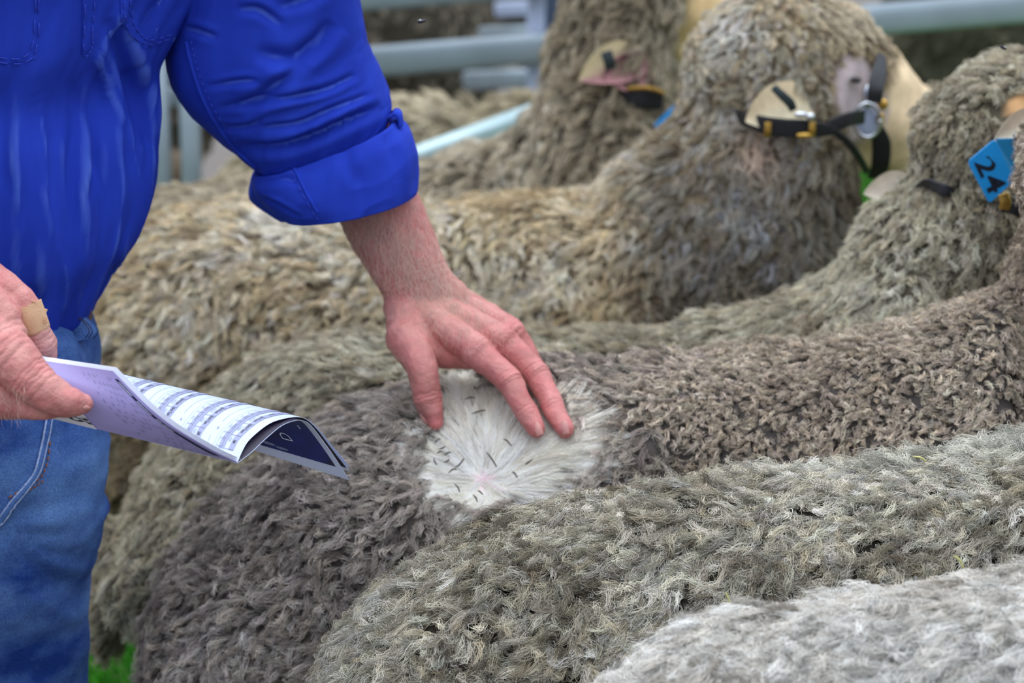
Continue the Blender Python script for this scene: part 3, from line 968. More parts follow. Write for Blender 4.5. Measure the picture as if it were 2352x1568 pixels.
# pale hair on the forearm and the back of the hand
nh = 5200
tt = RNG.random(nh)
hx = 790 + 320 * tt + RNG.normal(0, 62, nh); hy = 440 + 300 * tt + RNG.normal(0, 40, nh)
hp, hd = [], []
axd = unit(P(960, 660, 2.87) - P(850, 470, 2.9))
for x, y in zip(hx, hy):
    p, n = hit(body_bvh, x, y)
    if p is None or p[2] < RNG.uniform(.83, .91): continue
    hp.append(p); hd.append(n)
for q in range(36):
    p, n = hit(body_bvh, RNG.uniform(0, 60), RNG.uniform(880, 960))
    if p is not None: hp.append(p); hd.append(n)
hp, hd = np.array(hp), np.array(hd)
side = np.cross(axd, hd)
hl = RNG.uniform(.006, .019, len(hp))[:, None]
dirn = unit(axd * .8 + side * RNG.normal(.35, .4, (len(hp), 1)) + hd * RNG.uniform(.1, .65, (len(hp), 1)))
t4 = np.linspace(0, 1, 5)
hpts = hp[:, None] + dirn[:, None] * (hl * t4)[..., None] - hd[:, None] * (hl * .35 * t4 ** 2)[..., None] + hd[:, None] * .0006 + RNG.normal(0, .0005, (len(hp), 5, 3)) * t4[None, :, None]
hc = np.repeat((s2l((226, 196, 182)) * RNG.uniform(.75, 1.15, (len(hp), 1)))[:, None], 5, 1)
ah = curves('arm_hair', hpts, np.tile(.00011 * (1 - .7 * t4), (len(hp), 1)), np.clip(hc, 0, 1), M_HAIR, None)
ah.parent = body_o
tag(ah, kind='stuff')

# sticking plaster around the forefinger that holds the booklet
pl = [(58, 702, 2.3612, .0146), (68, 727, 2.36, .0141), (79, 758, 2.361, .0139)]
pc = [P(*q[:3]) for q in pl]
rings = []
pt = spline(pc, 10); tg = unit(np.gradient(pt, axis=0))
for i in range(10):
    e1 = unit(np.cross(tg[i], (0, -.75, .65))); e2 = np.cross(e1, tg[i]); a = np.linspace(0, 2 * math.pi, 36, endpoint=False)
    r = .0147 - .0006 * i / 9
    rings.append(pt[i] + r * (np.cos(a)[:, None] * e1 + np.sin(a)[:, None] * e2) + tg[i] * (.0006 * np.sin(a * 9))[:, None] * (i in (0, 9)))
inner = [c + (r - c) * .86 for r, c in zip(rings, pt)]
plaster = obj('sticking_plaster', loft(np.array(rings + inner[::-1] + [rings[0]]), False, False), M_PLASTER, man)
tag(plaster, 'tan fabric sticking plaster around the forefinger')
frv = []
for i in range(26):
    p0 = P(RNG.uniform(98, 106), RNG.uniform(728, 742), 2.352) if i < 16 else P(RNG.uniform(70, 78), RNG.uniform(688, 696), 2.352)
    p1 = p0 + np.array([RNG.normal(.0022, .001), RNG.normal(0, .001), RNG.normal(-.0004, .0012)])
    frv.append(tube([p0, (p0 + p1) / 2 + RNG.normal(0, .0004, 3), p1], .00022, n=5, m=5))
fr = obj('frayed_edge', join(*frv), M_PLASTER, plaster); tag(fr, kind='stuff')
flap = obj('plaster_flap', box(P(96, 712, 2.366), (.0045, .0008, .0022), [unit(np.array([.8, .1, -.35])), [0, 1, 0], unit(np.array([.35, 0, .8]))]), M_PLASTER, plaster)

# ---- jeans
TH = np.linspace(0, 2 * math.pi, 400)


def torso_ring(edge, py, Y, rx, ry, m=96, tilt=0.0, power=2.3):
    ex = np.max(np.abs(np.sign(np.cos(TH)) * abs(np.cos(TH)) ** (2 / power) * rx * SIDE[0] + np.sign(np.sin(TH)) * abs(np.sin(TH)) ** (2 / power) * ry * FACE[0]))
    c = P(edge, py, Y) - np.array([ex, 0, 0])     # the ring's outline on his left side comes at pixel column edge
    a = np.linspace(0, 2 * math.pi, m, endpoint=False)
    e = 2 / power
    ca = np.sign(np.cos(a)) * abs(np.cos(a)) ** e; sa = np.sign(np.sin(a)) * abs(np.sin(a)) ** e
    r = c + rx * ca[:, None] * SIDE + ry * sa[:, None] * FACE
    r[:, 2] += tilt * sa
    return r


def spline_rings(rings, n):
    R = np.asarray(rings)
    return spline(R.reshape(len(R), -1), n).reshape(n, R.shape[1], 3)


pel = spline_rings([torso_ring(186, 690, 2.77, .175, .125), torso_ring(198, 760, 2.77, .178, .128), torso_ring(206, 830, 2.77, .182, .135), torso_ring(218, 960, 2.75, .186, .14), torso_ring(215, 1090, 2.74, .185, .13), torso_ring(120, 1230, 2.73, .13, .09)], 30)
legs = [px_tube([(-15, 900, 2.74, .1), (5, 1010, 2.735, .104), (20, 1090, 2.73, .101), (8, 1250, 2.73, .096), (0, 1400, 2.74, .093), (2, 1570, 2.75, .091), (0, 1900, 2.78, .08), (-5, 2350, 2.8, .072), (-5, 2800, 2.8, .07), (-5, 2960, 2.8, .072)], (0, 1, 0), n=60, m=36),
        px_tube([(-420, 900, 2.72, .1), (-430, 1090, 2.68, .102), (-450, 1400, 2.62, .094), (-460, 1900, 2.56, .08), (-470, 2600, 2.56, .072), (-470, 3060, 2.56, .072)], (0, 1, 0), n=50, m=36)]
zmin = .06
jm = remesh([loft(pel)] + legs, .006, 10)
jv, jn = mverts(jm), mnormals(jm)
# creases: drag lines that run from the crotch out across the thigh, soft puckers lower down
cro = P(10, 1190, 2.66)
dd = jv - cro
ang = np.arctan2(dd[:, 2], dd[:, 0])
rr = np.linalg.norm(dd, axis=1)
w1 = np.exp(-((rr - .11) / .09) ** 2)
disp = .0045 * w1 * (1 - abs(noise(np.stack([ang * 3.2, rr * 6, rr * 0], 1), 9)) * 2) + .005 * fbm(jv * np.array([7, 7, 11]), 40, 2) + .0025 * fbm(jv * np.array([18, 18, 30]), 43, 2)
jv = jv + jn * disp[:, None]
mset(jm, jv)
jeans = link('jeans', jm, M_DENIM, man); jeans.location = -Vector(man.location)
tag(jeans, 'faded blue denim jeans')
jb = bvh_of(jm)
fly = on_surface(jb, [(112, 940), (108, 975), (97, 1030), (84, 1082), (60, 1118), (30, 1155), (2, 1195), (-40, 1250)], .0012, 60)
obj('fly_seam', strip_tube(fly, .0032, 8), M_DENIM, jeans)
for o in (-6, 6):
    q = on_surface(jb, [(112 + o, 940), (108 + o, 975), (97 + o, 1030), (84 + o, 1082), (60 + o * .8, 1118 + o * .5), (30 + o * .7, 1155 + o * .7), (2 + o * .7, 1195 + o * .7), (-40, 1250 + o)], .0028, 60)
    st = [strip_tube(q[i:i + 3], .0009, 5) for i in range(0, len(q) - 3, 4)]
    obj('seam_edge', strip_tube(q, .0011, 6), M_SEAM, jeans)
q = on_surface(jb, [(20, 1142), (60, 1118), (92, 1096), (108, 1060), (114, 1010)], .0012, 60)
obj('orange_stitching', join(*[strip_tube(q[i:i + 4], .0008, 5) for i in range(0, len(q) - 4, 5)]), M_ORANGE, jeans)
q = on_surface(jb, [(28, 1152), (66, 1126), (100, 1102)], .0012, 40)
obj('orange_stitching', join(*[strip_tube(q[i:i + 4], .0008, 5) for i in range(0, len(q) - 4, 5)]), M_ORANGE, jeans)
# waistband corner that stands off at the hip, with its two rows of stitches
wb = []
for k, (x, y) in enumerate([(178, 720), (206, 738), (221, 760), (212, 778)]):
    wb.append(P(x, y, 2.768 - .004 * k))
cr = spline(wb, 14)
wall = [np.stack([p + SIDE * .003, p - SIDE * .004, p - SIDE * .004 + np.array([-.028, -.01, -.004]), p + SIDE * .003 + np.array([-.028, -.012, -.004])]) for p in cr]
obj('pocket_edge', loft(np.array(wall)), M_DENIM, jeans)
for o in (4, 11):
    q = [P(178 - o, 722, 2.752), P(204 - o, 741, 2.75), P(216 - o, 760, 2.746), P(208 - o, 776, 2.744)]
    obj('pocket_stitching', tube(q, .0007, n=16, m=5), M_NAVY, jeans)
belt = spline_rings([torso_ring(194, 715, 2.77, .178, .13), torso_ring(199, 775, 2.77, .182, .133)], 4)
obj('belt', join(loft(belt, False, False), loft(np.array([r - (r - r.mean(0)) * .03 for r in belt])[::-1], False, False)), M_LEATHER, man)
for (x, y, Y) in ((-5, 2960, 2.8), (-470, 3060, 2.56)):
    c = P(x, y, Y)
    bm_ = remesh([tube([(c[0], c[1], .22), (c[0], c[1], .1), (c[0] + .005, c[1], .06)], [.068, .06, .055], n=14), tube([(c[0] - .01, c[1] + .05, .055), (c[0] + .06, c[1] - .07, .05), (c[0] + .12, c[1] - .15, .042)], [.05, .052, .042], [.045, .042, .034], n=16)], .008, 6)
    bo = link('boot', bm_, M_BOOT, man); bo.location = -Vector(man.location)

# ---- shirt
def sculpt(R, creases):
    """Press folds into a ring surface: each crease is a pixel path with width (pixels), depth (metres); negative depth raises a ridge."""
    du, dv = np.gradient(R, axis=0), np.gradient(np.concatenate([R[:, -1:], R, R[:, :1]], 1), axis=1)[:, 1:-1]
    N = unit(np.cross(du, dv))
    cen = R.mean(1, keepdims=True)
    N = N * np.sign(np.sum(N * (R - cen), 2, keepdims=True))
    front = np.clip(np.sum(N * unit(EYE - R), 2) * 4 + .3, 0, 1)
    q = R - EYE; z = q @ FWD
    X, Y = 1176 + FPX * (q @ RGT) / z, 784 - FPX * (q @ UPV) / z
    h = np.zeros(X.shape)
    for pts, w, d in creases:
        c = spline(np.array(pts, float), 160)
        t = np.gradient(c, axis=0); t /= np.linalg.norm(t, axis=1, keepdims=True)
        x0, x1, y0, y1 = c[:, 0].min() - 5 * w, c[:, 0].max() + 5 * w, c[:, 1].min() - 5 * w, c[:, 1].max() + 5 * w
        idx = np.where((X > x0) & (X < x1) & (Y > y0) & (Y < y1) & (front > 0))
        dx, dy = X[idx][:, None] - c[:, 0], Y[idx][:, None] - c[:, 1]
        D = dx * dx + dy * dy
        k = D.argmin(1); r = np.arange(len(k))
        dist = np.sqrt(D[r, k]); sg = np.sign(dx[r, k] * t[k, 1] - dy[r, k] * t[k, 0])
        sd = dist * sg
        env = np.sin(np.clip((k + .5) / 160, 0, 1) * math.pi) ** .6
        if d > 0:
            f = -np.exp(-(sd / w) ** 2) + .55 * np.exp(-((sd - 1.7 * w) / (1.1 * w)) ** 2) + .3 * np.exp(-((sd + 1.9 * w) / (1.3 * w)) ** 2)
        else:
            f = -np.exp(-(dist / w) ** 2)
        h[idx] += d * f * env
    return R + N * (h * front)[..., None]


TORSO_CREASES = [([(248, 40), (270, 106), (296, 180), (315, 255), (334, 340)], 20, .012), ([(352, 150), (332, 215), (340, 300), (335, 400)], 9, .004), ([(160, 180), (172, 290), (160, 400), (166, 540)], 17, .0055),
                 ([(112, 300), (116, 420), (138, 540)], 13, .004), ([(268, 380), (272, 500), (236, 640)], 15, .0055), ([(46, 420), (62, 600), (70, 690)], 15, .005), ([(10, 200), (6, 330), (18, 450)], 14, .004), ([(212, 250), (214, 360), (206, 460)], 11, .004),
                 ([(78, 190), (90, 280), (106, 385), (92, 520)], 5, -.0026), ([(34, 275), (30, 385), (50, 510), (47, 620)], 5, -.0026), ([(185, 260), (193, 385), (183, 490), (176, 610)], 5, -.003), ([(226, 255), (238, 360), (240, 440)], 5, -.0026),
                 ([(294, 270), (305, 365), (334, 470)], 5, -.0026), ([(212, 112), (236, 180), (280, 290)], 7, -.004), ([(290, 520), (270, 600), (232, 690)], 6, -.003), ([(130, 560), (150, 640), (140, 720)], 6, -.003), ([(360, 20), (380, -20), (420, -60)], 8, .004), ([(360, 40), (350, 90), (346, 140)], 6, -.003)]
SLEEVE_CREASES = [([(765, 50), (722, 104), (664, 136), (588, 120)], 19, .010), ([(818, 172), (748, 205), (663, 224), (500, 248)], 9, .0055), ([(540, 338), (638, 338), (723, 312), (808, 274), (880, 244)], 13, .0095),
                  ([(545, 246), (595, 228), (663, 176), (704, 146)], 17, .009), ([(545, 22), (595, 24), (648, 60)], 11, .0045), ([(590, 292), (680, 284), (760, 252), (850, 218)], 8, .0045),
                  ([(475, 200), (553, 187), (600, 186)], 8, .003), ([(420, 64), (455, 72), (500, 88)], 9, .0035), ([(640, 20), (720, -10), (770, -60)], 14, .006), ([(500, 292), (560, 292), (620, 266)], 8, .003)]
CUFF_CREASES = [([(690, 350), (760, 312), (850, 280), (915, 275)], 7, .003), ([(790, 330), (800, 380), (830, 430)], 16, .0022), ([(615, 420), (650, 410), (690, 420)], 8, .0025), ([(880, 310), (905, 360), (915, 420)], 15, .002), ([(605, 455), (640, 470), (690, 500)], 5, .0035)]


RX, RY = .2, .155
rows = [(196, 732, 2.78, .182, .136, -.014), (216, 702, 2.78, .194, .148, -.012), (252, 640, 2.78, .202, .158, 0), (297, 560, 2.78, .206, .166, 0), (322, 450, 2.78, .206, .165, 0), (318, 320, 2.78, .204, .158, 0), (318, 200, 2.79, .202, .15, 0),
        (378, 90, 2.79, .206, .146, 0), (462, -30, 2.80, .215, .14, 0), (520, -150, 2.80, .21, .13, 0), (520, -240, 2.80, .18, .11, 0), (440, -300, 2.80, .12, .08, 0), (330, -330, 2.80, .07, .065, 0)]
tr = spline_rings([torso_ring(*r[:5], m=320, tilt=r[5]) for r in rows], 230)
n_, m_ = tr.shape[:2]
cen = tr.mean(1, keepdims=True)
outw = unit((tr - cen) * np.array([1, 1, .15]))
ii, jj = np.meshgrid(np.linspace(0, 1, n_), np.linspace(0, 1, m_, endpoint=False), indexing='ij')
a2 = jj * 2 * math.pi
ring_xy = np.stack([np.cos(a2), np.sin(a2)], 2)
# long soft vertical folds, deeper towards the waist; a blouse over the hem; drag towards the reaching arm
pp = np.stack([ring_xy[..., 0] * 3.2 + ii * .8, ring_xy[..., 1] * 3.2, ii * 2.0], 2)
fold = .010 * noise(pp, 3) + .006 * noise(pp * np.array([2.1, 2.1, 1.1]), 5)
pp2 = np.stack([ring_xy[..., 0] * 7 + ii * 2.2, ring_xy[..., 1] * 7, ii * 2.6], 2)
fold += .0065 * (1 - 2 * abs(noise(pp2, 7))) * (.35 + .65 * np.sin(np.clip(ii * 1.5, 0, 1) * math.pi)) + .0022 * fbm(pp2 * 2.4, 12, 2)
dv = jj * m_
fold = (fold - .004) * np.clip(ii * 14, .25, 1)
tr = tr + outw * fold[..., None]
tr = sculpt(tr, TORSO_CREASES)
sv, sf = loft(tr, False, False)
sm_ = mesh_of('shirt', sv, sf)
shirt = link('shirt', sm_, M_SHIRT, man); shirt.location = -Vector(man.location)
sol = shirt.modifiers.new('cloth', 'SOLIDIFY'); sol.thickness = .0016; sol.offset = -1
tag(shirt, 'royal blue cotton work shirt with two chest pockets')
sb = bvh_of(sm_)


def sleeve(rows, n=80, m=96, fold=None, close=False):
    C, A, B = [], [], []
    for lx, ly, rx, ry, Y, rb in rows:
        l, r = P(lx, ly, Y), P(rx, ry, Y)
        C.append((l + r) / 2); A.append((r - l) / 2); B.append(np.array([0, rb, 0]))
    C, A, B = spline(C, n), spline(A, n), spline(B, n)
    a = np.linspace(0, 2 * math.pi, m, endpoint=False)
    e = 2 / 2.15
    ca = np.sign(np.cos(a)) * abs(np.cos(a)) ** e; sa = np.sign(np.sin(a)) * abs(np.sin(a)) ** e
    R = C[:, None] + ca[None, :, None] * A[:, None] + sa[None, :, None] * B[:, None]
    if fold is not None:
        u, w = np.meshgrid(np.linspace(0, 1, n), a, indexing='ij')
        R = R + unit(R - C[:, None]) * fold(u, w)[..., None]
    return R


def arm_folds(u, w):
    """Oblique creases that wind down the sleeve and bunch above the cuff."""
    near = np.clip(-np.sin(w) * .5 + .7, .3, 1)
    q = np.stack([np.cos(w) * 1.6 + u * 3.4, np.sin(w) * 1.6 - u * 1.0, u * 5.5 + np.cos(w) * 2.6], 2)
    r = 1 - 2 * abs(noise(q, 61))
    r2 = 1 - 2 * abs(noise(q * np.array([1.7, 1.7, 1.9]) + 7, 63))
    bunch = np.clip((u - .45) / .5, 0, 1)
    return near * (.0014 * r + .0012 * r2 * (.2 + bunch)) + .009 * noise(np.stack([np.cos(w) * 1.3, np.sin(w) * 1.3, u * 4], 2), 66) + .0006 * fbm(q * 3, 68, 2)


L_rows = [(330, -330, 700, -330, 2.87, .09), (360, -180, 780, -220, 2.89, .105), (385, 20, 800, -70, 2.90, .105), (385, 135, 833, 60, 2.90, .1), (425, 235, 852, 130, 2.90, .095), (505, 325, 872, 205, 2.90, .088), (585, 385, 890, 262, 2.90, .08), (635, 425, 900, 300, 2.90, .07)]
R1 = sculpt(sleeve(L_rows, 190, 240, fold=arm_folds), SLEEVE_CREASES)
s1 = obj('sleeve', loft(R1, False, False), M_SHIRT, shirt)
sl_bvh = bvh_of(s1.data)
R_rows = [(-420, -250, -40, -330, 2.66, .1), (-520, 0, -200, -40, 2.58, .09), (-570, 260, -270, 240, 2.5, .085), (-580, 430, -320, 420, 2.45, .075)]
obj('sleeve', loft(sleeve(R_rows, fold=arm_folds), False, False), M_SHIRT, shirt)


def cuff_rings(rows, thick=.006):
    def fold(u, w):
        q = np.stack([np.cos(w) * 1.6 + u, np.sin(w) * 1.6, u * 1.4], 2)
        return .0040 * noise(q * 1.2, 71) + .0012 * (1 - 2 * abs(noise(q * 2.0, 73))) + .003 * np.sin(np.clip(u, 0, 1) * math.pi)
    R = sleeve(rows, 60, 200, fold)
    R = sculpt(R, CUFF_CREASES)
    top, bot = R[0], R[-1]
    c0, c1 = top.mean(0), bot.mean(0)
    ins = [c1 + (bot - c1) * k + (c1 - c0) * z for k, z in ((.985, .02), (.955, .025), (.93, .01), (.92, -.1), (.9, -.5))]
    pre = [c0 + (top - c0) * k - (c1 - c0) * z for k, z in ((.8, -.12), (.88, -.03), (.95, .02), (.985, .02))]
    return np.concatenate([np.array(pre), R, np.array(ins)])


CU = cuff_rings([(578, 398, 921, 268, 2.895, .082), (584, 420, 938, 305, 2.89, .084), (600, 445, 950, 355, 2.885, .083), (626, 474, 957, 402, 2.88, .080), (652, 494, 957, 436, 2.878, .078)])
cuff = obj('rolled_cuff', loft(CU, False, False), M_SHIRT, shirt)
cb = bvh_of(cuff.data)
# the loose fold of the cuff at the back of the forearm
C2 = cuff_rings([(574, 405, 800, 330, 2.925, .05), (578, 440, 800, 380, 2.93, .05), (597, 470, 800, 420, 2.935, .048), (640, 500, 800, 450, 2.935, .04)])
obj('cuff_fold', loft(C2, False, False), M_SHIRT, shirt)
# cuff tab standing up at the outer side
tabp = [P(893, 268, 2.885), P(908, 255, 2.88), P(922, 262, 2.876), P(926, 285, 2.874)]
tc = spline(tabp, 12)
obj('cuff_tab', loft(np.array([np.stack([p + np.array([0, -.012, .001]), p + np.array([0, .012, .001]), p + np.array([-.004, .012, -.003]), p + np.array([-.004, -.012, -.003])]) for p in tc])), M_SHIRT, shirt)
q = on_surface(cb, [(652, 368), (672, 400), (695, 445), (722, 490), (742, 520)], .0008, 50)
tag(obj('cuff_stitching', join(*[strip_tube(q[i:i + 4], .0007, 5) for i in range(0, max(1, len(q) - 4), 5)]), M_STITCH, shirt), kind='stuff')
q = on_surface(cb, [(662, 364), (682, 398), (704, 443), (730, 488)], .0004, 50)
obj('cuff_seam', strip_tube(q, .0016, 6), M_SHIRT, shirt)
q = on_surface(sl_bvh, [(428, 95), (440, 150), (462, 215), (492, 275), (535, 335), (590, 385)], .0004, 60)
obj('sleeve_seam', strip_tube(q, .0022, 6), M_SHIRT, shirt)
q = on_surface(sl_bvh, [(440, 95), (452, 150), (474, 212), (504, 270), (547, 328)], .0006, 60)
obj('sleeve_stitching', join(*[strip_tube(q[i:i + 3], .0006, 5) for i in range(0, max(1, len(q) - 3), 4)]), M_STITCH, shirt)


def patch(name, poly, thick=.0022, nx=26, ny=30, wob=0):
    """A cloth patch sewn to the shirt front, outlined by a quadrilateral of pixels (tl, tr, br, bl)."""
    tl, tr_, br, bl = [np.array(q, float) for q in poly]
    g, gn = [], []
    for v in np.linspace(0, 1, ny):
        row, rn = [], []
        for u in np.linspace(0, 1, nx):
            x, y = (tl * (1 - u) + tr_ * u) * (1 - v) + (bl * (1 - u) + br * u) * v
            p, n = hit(sb, x, y)
            if p is None: p, n = row[-1] if row else g[-1][0], rn[-1] if row else gn[-1][0]
            row.append(p); rn.append(n)
        g.append(row); gn.append(rn)
    g, gn = np.array(g), np.array(gn)
    top = g + gn * thick
    per = [(0, j) for j in range(nx)] + [(i, nx - 1) for i in range(1, ny)] + [(ny - 1, j) for j in range(nx - 2, -1, -1)] + [(i, 0) for i in range(ny - 2, 0, -1)]
    v1, f1 = grid(top)
    rim_t = np.array([top[i, j] for i, j in per]); rim_b = np.array([(g - gn * .001)[i, j] for i, j in per])
    return obj(name, join((v1, f1), loft(np.array([rim_b, rim_t]), False, False)), M_SHIRT, shirt), top


def stitches(path, off=.0034, r=.0006, parent=None):
    q = on_surface(sb, path, off, 14 * len(path))
    segs = [strip_tube(q[i:i + 4], r, 5) for i in range(0, max(1, len(q) - 4), 5)]
    if segs: obj('pocket_stitching', join(*segs), M_STITCH, shirt)


patch('chest_pocket', [(285, -120), (470, -150), (398, 92), (322, 112)])
patch('pocket_corner', [(272, -40), (300, -60), (326, 108), (276, 52)], .0026, 10, 20)
stitches([(284, -60), (284, 45), (325, 98), (392, 84)]); stitches([(296, -60), (298, 40), (332, 88), (396, 74)])
patch('chest_pocket', [(-140, -180), (96, -180), (82, 135), (-140, 165)])
stitches([(86, -60), (74, 124), (-20, 142), (-60, 148)]); stitches([(78, -60), (66, 114), (-20, 132), (-60, 138)])
patch('button_placket', [(188, -200), (222, -200), (208, 108), (184, 122)], .003, 10, 40)
stitches([(190, -40), (187, 116), (206, 106), (206, 60)], .0042); stitches([(214, -60), (207, 60), (205, 100)], .0042)

# ------------------------------------------------------------------ the booklet in his other hand
class Sheet:
    """A ruled paper surface between two edge curves: s runs from the open end to the gripped end, t across the page."""
    def __init__(self, e0, e1, shift=(0, 0, 0)):
        self.a = spline([P(*q) for q in e0], 240) + np.array(shift); self.b = spline([P(*q) for q in e1], 240) + np.array(shift)

    def at(self, s, t):
        s, t = np.asarray(s, float), np.asarray(t, float)
        x = np.clip(t, 0, 1) * 239
        i = np.minimum(x.astype(int), 238); f = (x - i)[..., None]
        a = self.a[i] * (1 - f) + self.a[i + 1] * f
        b = self.b[i] * (1 - f) + self.b[i + 1] * f
        return a * (1 - s[..., None]) + b * s[..., None]

    def nrm(self, s, t):
        e = .01
        du = self.at(np.clip(s + e, 0, 1), t) - self.at(np.clip(s - e, 0, 1), t)
        dv = self.at(s, np.clip(t + e, 0, 1)) - self.at(s, np.clip(t - e, 0, 1))
        return unit(np.cross(du, dv))

    def solid(self, thick, ns=40, nt=48, off=0.0):
        s, t = np.meshgrid(np.linspace(0, 1, ns), np.linspace(0, 1, nt), indexing='ij')
        p, n = self.at(s, t), self.nrm(s, t)
        top, bot = p + n * (off + thick), p + n * off
        per = [(0, j) for j in range(nt)] + [(i, nt - 1) for i in range(1, ns)] + [(ns - 1, j) for j in range(nt - 2, -1, -1)] + [(i, 0) for i in range(ns - 2, 0, -1)]
        v1, f1 = grid(top); v2, f2 = grid(bot)
        return join((v1, [q[::-1] for q in f1]), (v2, f2), loft(np.array([[bot[i, j] for i, j in per], [top[i, j] for i, j in per]]), False, False))

    def quad(self, s0, s1, t0, t1, off, ns=3, nt=14):
        s, t = np.meshgrid(np.linspace(s0, s1, ns), np.linspace(t0, t1, nt), indexing='ij')
        return grid(self.at(s, t) + self.nrm(s, t) * off)

    def text(self, body, s0, t0, size_s, size_t, off, flip=1, bold=0.0):
        """Lettering printed on the sheet: reads along falling t, its tops towards s = 0."""
        cu = bpy.data.curves.new('lettering', 'FONT'); cu.body = body; cu.size = 1; cu.offset = bold; cu.resolution_u = 3
        o = bpy.data.objects.new('lettering', cu); COL.objects.link(o)
        dg = bpy.context.evaluated_depsgraph_get(); dg.update()
        me = o.evaluated_get(dg).to_mesh()
        v = mverts(me); f = [tuple(p.vertices) for p in me.polygons]
        o.evaluated_get(dg).to_mesh_clear()
        bpy.data.objects.remove(o); bpy.data.curves.remove(cu)
        if not len(v): return np.zeros((0, 3)), []
        s = np.clip(s0 - v[:, 1] * size_s * flip, 0, 1); t = np.clip(t0 - v[:, 0] * size_t * flip, 0, 1)
        return self.at(s, t) + self.nrm(s, t) * off, f


book = empty('booklet', P(330, 960, 2.36))
tag(book, 'open white booklet of tables curled over and held in the man\'s plastered hand', 'booklet')
E_B0 = [(546, 1060, 2.335), (558, 1033, 2.345), (571, 1012, 2.355), (597, 988, 2.37), (622, 971, 2.385), (648, 962, 2.40), (680, 957, 2.425), (705, 962, 2.45), (730, 983, 2.475), (762, 1022, 2.5), (804, 1072, 2.525)]
E_B1 = [(140, 960, 2.335), (138, 935, 2.34), (138, 910, 2.346), (142, 885, 2.354), (150, 864, 2.362), (162, 848, 2.372), (185, 838, 2.386), (203, 842, 2.4), (216, 858, 2.412), (228, 880, 2.422), (238, 910, 2.43)]
B = Sheet(E_B0, E_B1)
b_n = B.nrm(np.array([.3]), np.array([.35]))[0]
UPS = 1.0 if b_n @ (EYE - P(500, 950, 2.38)) > 0 else -1.0     # which way the printed side faces
OFF = .00045 * UPS
pg = obj('page', B.solid(.00025), M_PAPER, book)
ar = np.linspace(0, 1, 11)


def block(sb0, first):
    bands, lines, bold, light = [], [], [], []
    k = 1 / 520.0
    S = lambda q: sb0 + q * k
    bands.append(B.quad(S(0), S(14), .075, .98, OFF, 3, 40))
    bands.append(B.quad(S(27), S(34), .075, .98, OFF, 3, 40))
    bands.append(B.quad(S(34.7), S(42.5), .075, .98, OFF, 3, 40))
    for q in (34.3, 50.5, 57.5):
        lines.append(B.quad(S(q), S(q + .5), .03 if q > 50 else .075, .98, OFF * 1.3, 2, 40))
    lines.append(B.quad(S(75), S(75.7), .30, .98, OFF * 1.3, 2, 30)); lines.append(B.quad(S(75), S(75.7), .08, .17, OFF * 1.3, 2, 10))
    lines.append(B.quad(S(70), S(72.5), .235, .255, OFF * 1.3, 2, 3))
    for t in (.075, .215, .33, .45, .57, .7, .85):
        lines.append(B.quad(S(0), S(27), t, t + .004, OFF * 1.5, 6, 2))
        lines.append(B.quad(S(34.5), S(50), t + .01, t + .0135, OFF * 1.5, 6, 2))
    ss = 10.5 * k
    for txt, t0 in (('SIM', .175), ('Birth Type', .325), ('Birth Date', .443), ('Sire', .54)):
        bold.append(B.text(txt, S(11.2), t0, ss, .0185 if len(txt) > 4 else .024, OFF * 2, bold=.012))
    for txt, t0 in (('145.49', .20), ('Single', .30), ('1/8/2024', .43)):
        light.append(B.text(txt, S(24.5), t0, ss, .0185, OFF * 2))
    for txt, t0 in (('FCF', .185), ('FDCV', .305), ('FDSD', .42), ('FD', .53)):
        light.append(B.text(txt, S(41.5), t0, ss * .62, .0175, OFF * 2, bold=.006))
    for txt, t0 in (('99.5', .18), ('18.3', .295), ('2.8', .41), ('16', .53)):
        light.append(B.text(txt, S(49), t0, ss * .62, .0175, OFF * 2))
    return bands, lines, bold, light


bl = [block(.048 + i * 100 / 520.0, i == 0) for i in range(5)]
for b_ in bl:
    o = obj('table_bands', join(*b_[0]), M_BAND, pg, False); tag(o, kind='stuff')
o = obj('table_rules', join(*[q for b_ in bl for q in b_[1]]), M_INK_GREY, pg, False); tag(o, kind='stuff')
o = obj('table_headings', join(*[q for b_ in bl for q in b_[2]]), M_INK, pg, False); tag(o, kind='stuff')
o = obj('table_figures', join(*[q for b_ in bl for q in b_[3]]), M_INK_GREY, pg, False); tag(o, kind='stuff')
# a second leaf under it whose free corner hangs apart
E2 = [(x, y + (1 if i < 7 else (2, 3, 1, -11)[min(i - 7, 3)]), Y + .004) for i, (x, y, Y) in enumerate(E_B0)]
B2 = Sheet([(x - 1.5 + (1.5 if i > 7 else 0), y + .8 + 9 * max(0, i - 7) / 3, Y + (.0008 if i < 7 else -.002)) for i, (x, y, Y) in enumerate(E_B0)], [(x, y + 2, Y - .001) for x, y, Y in E_B1])
pg2 = obj('page', B2.solid(.0002, 30, 48), M_PAPER, book)
obj('dark_reverse', B2.quad(.003, .98, .01, .985, -OFF, 30, 60), plain('dark_reverse_print', (30, 20, 48), .45), pg2)
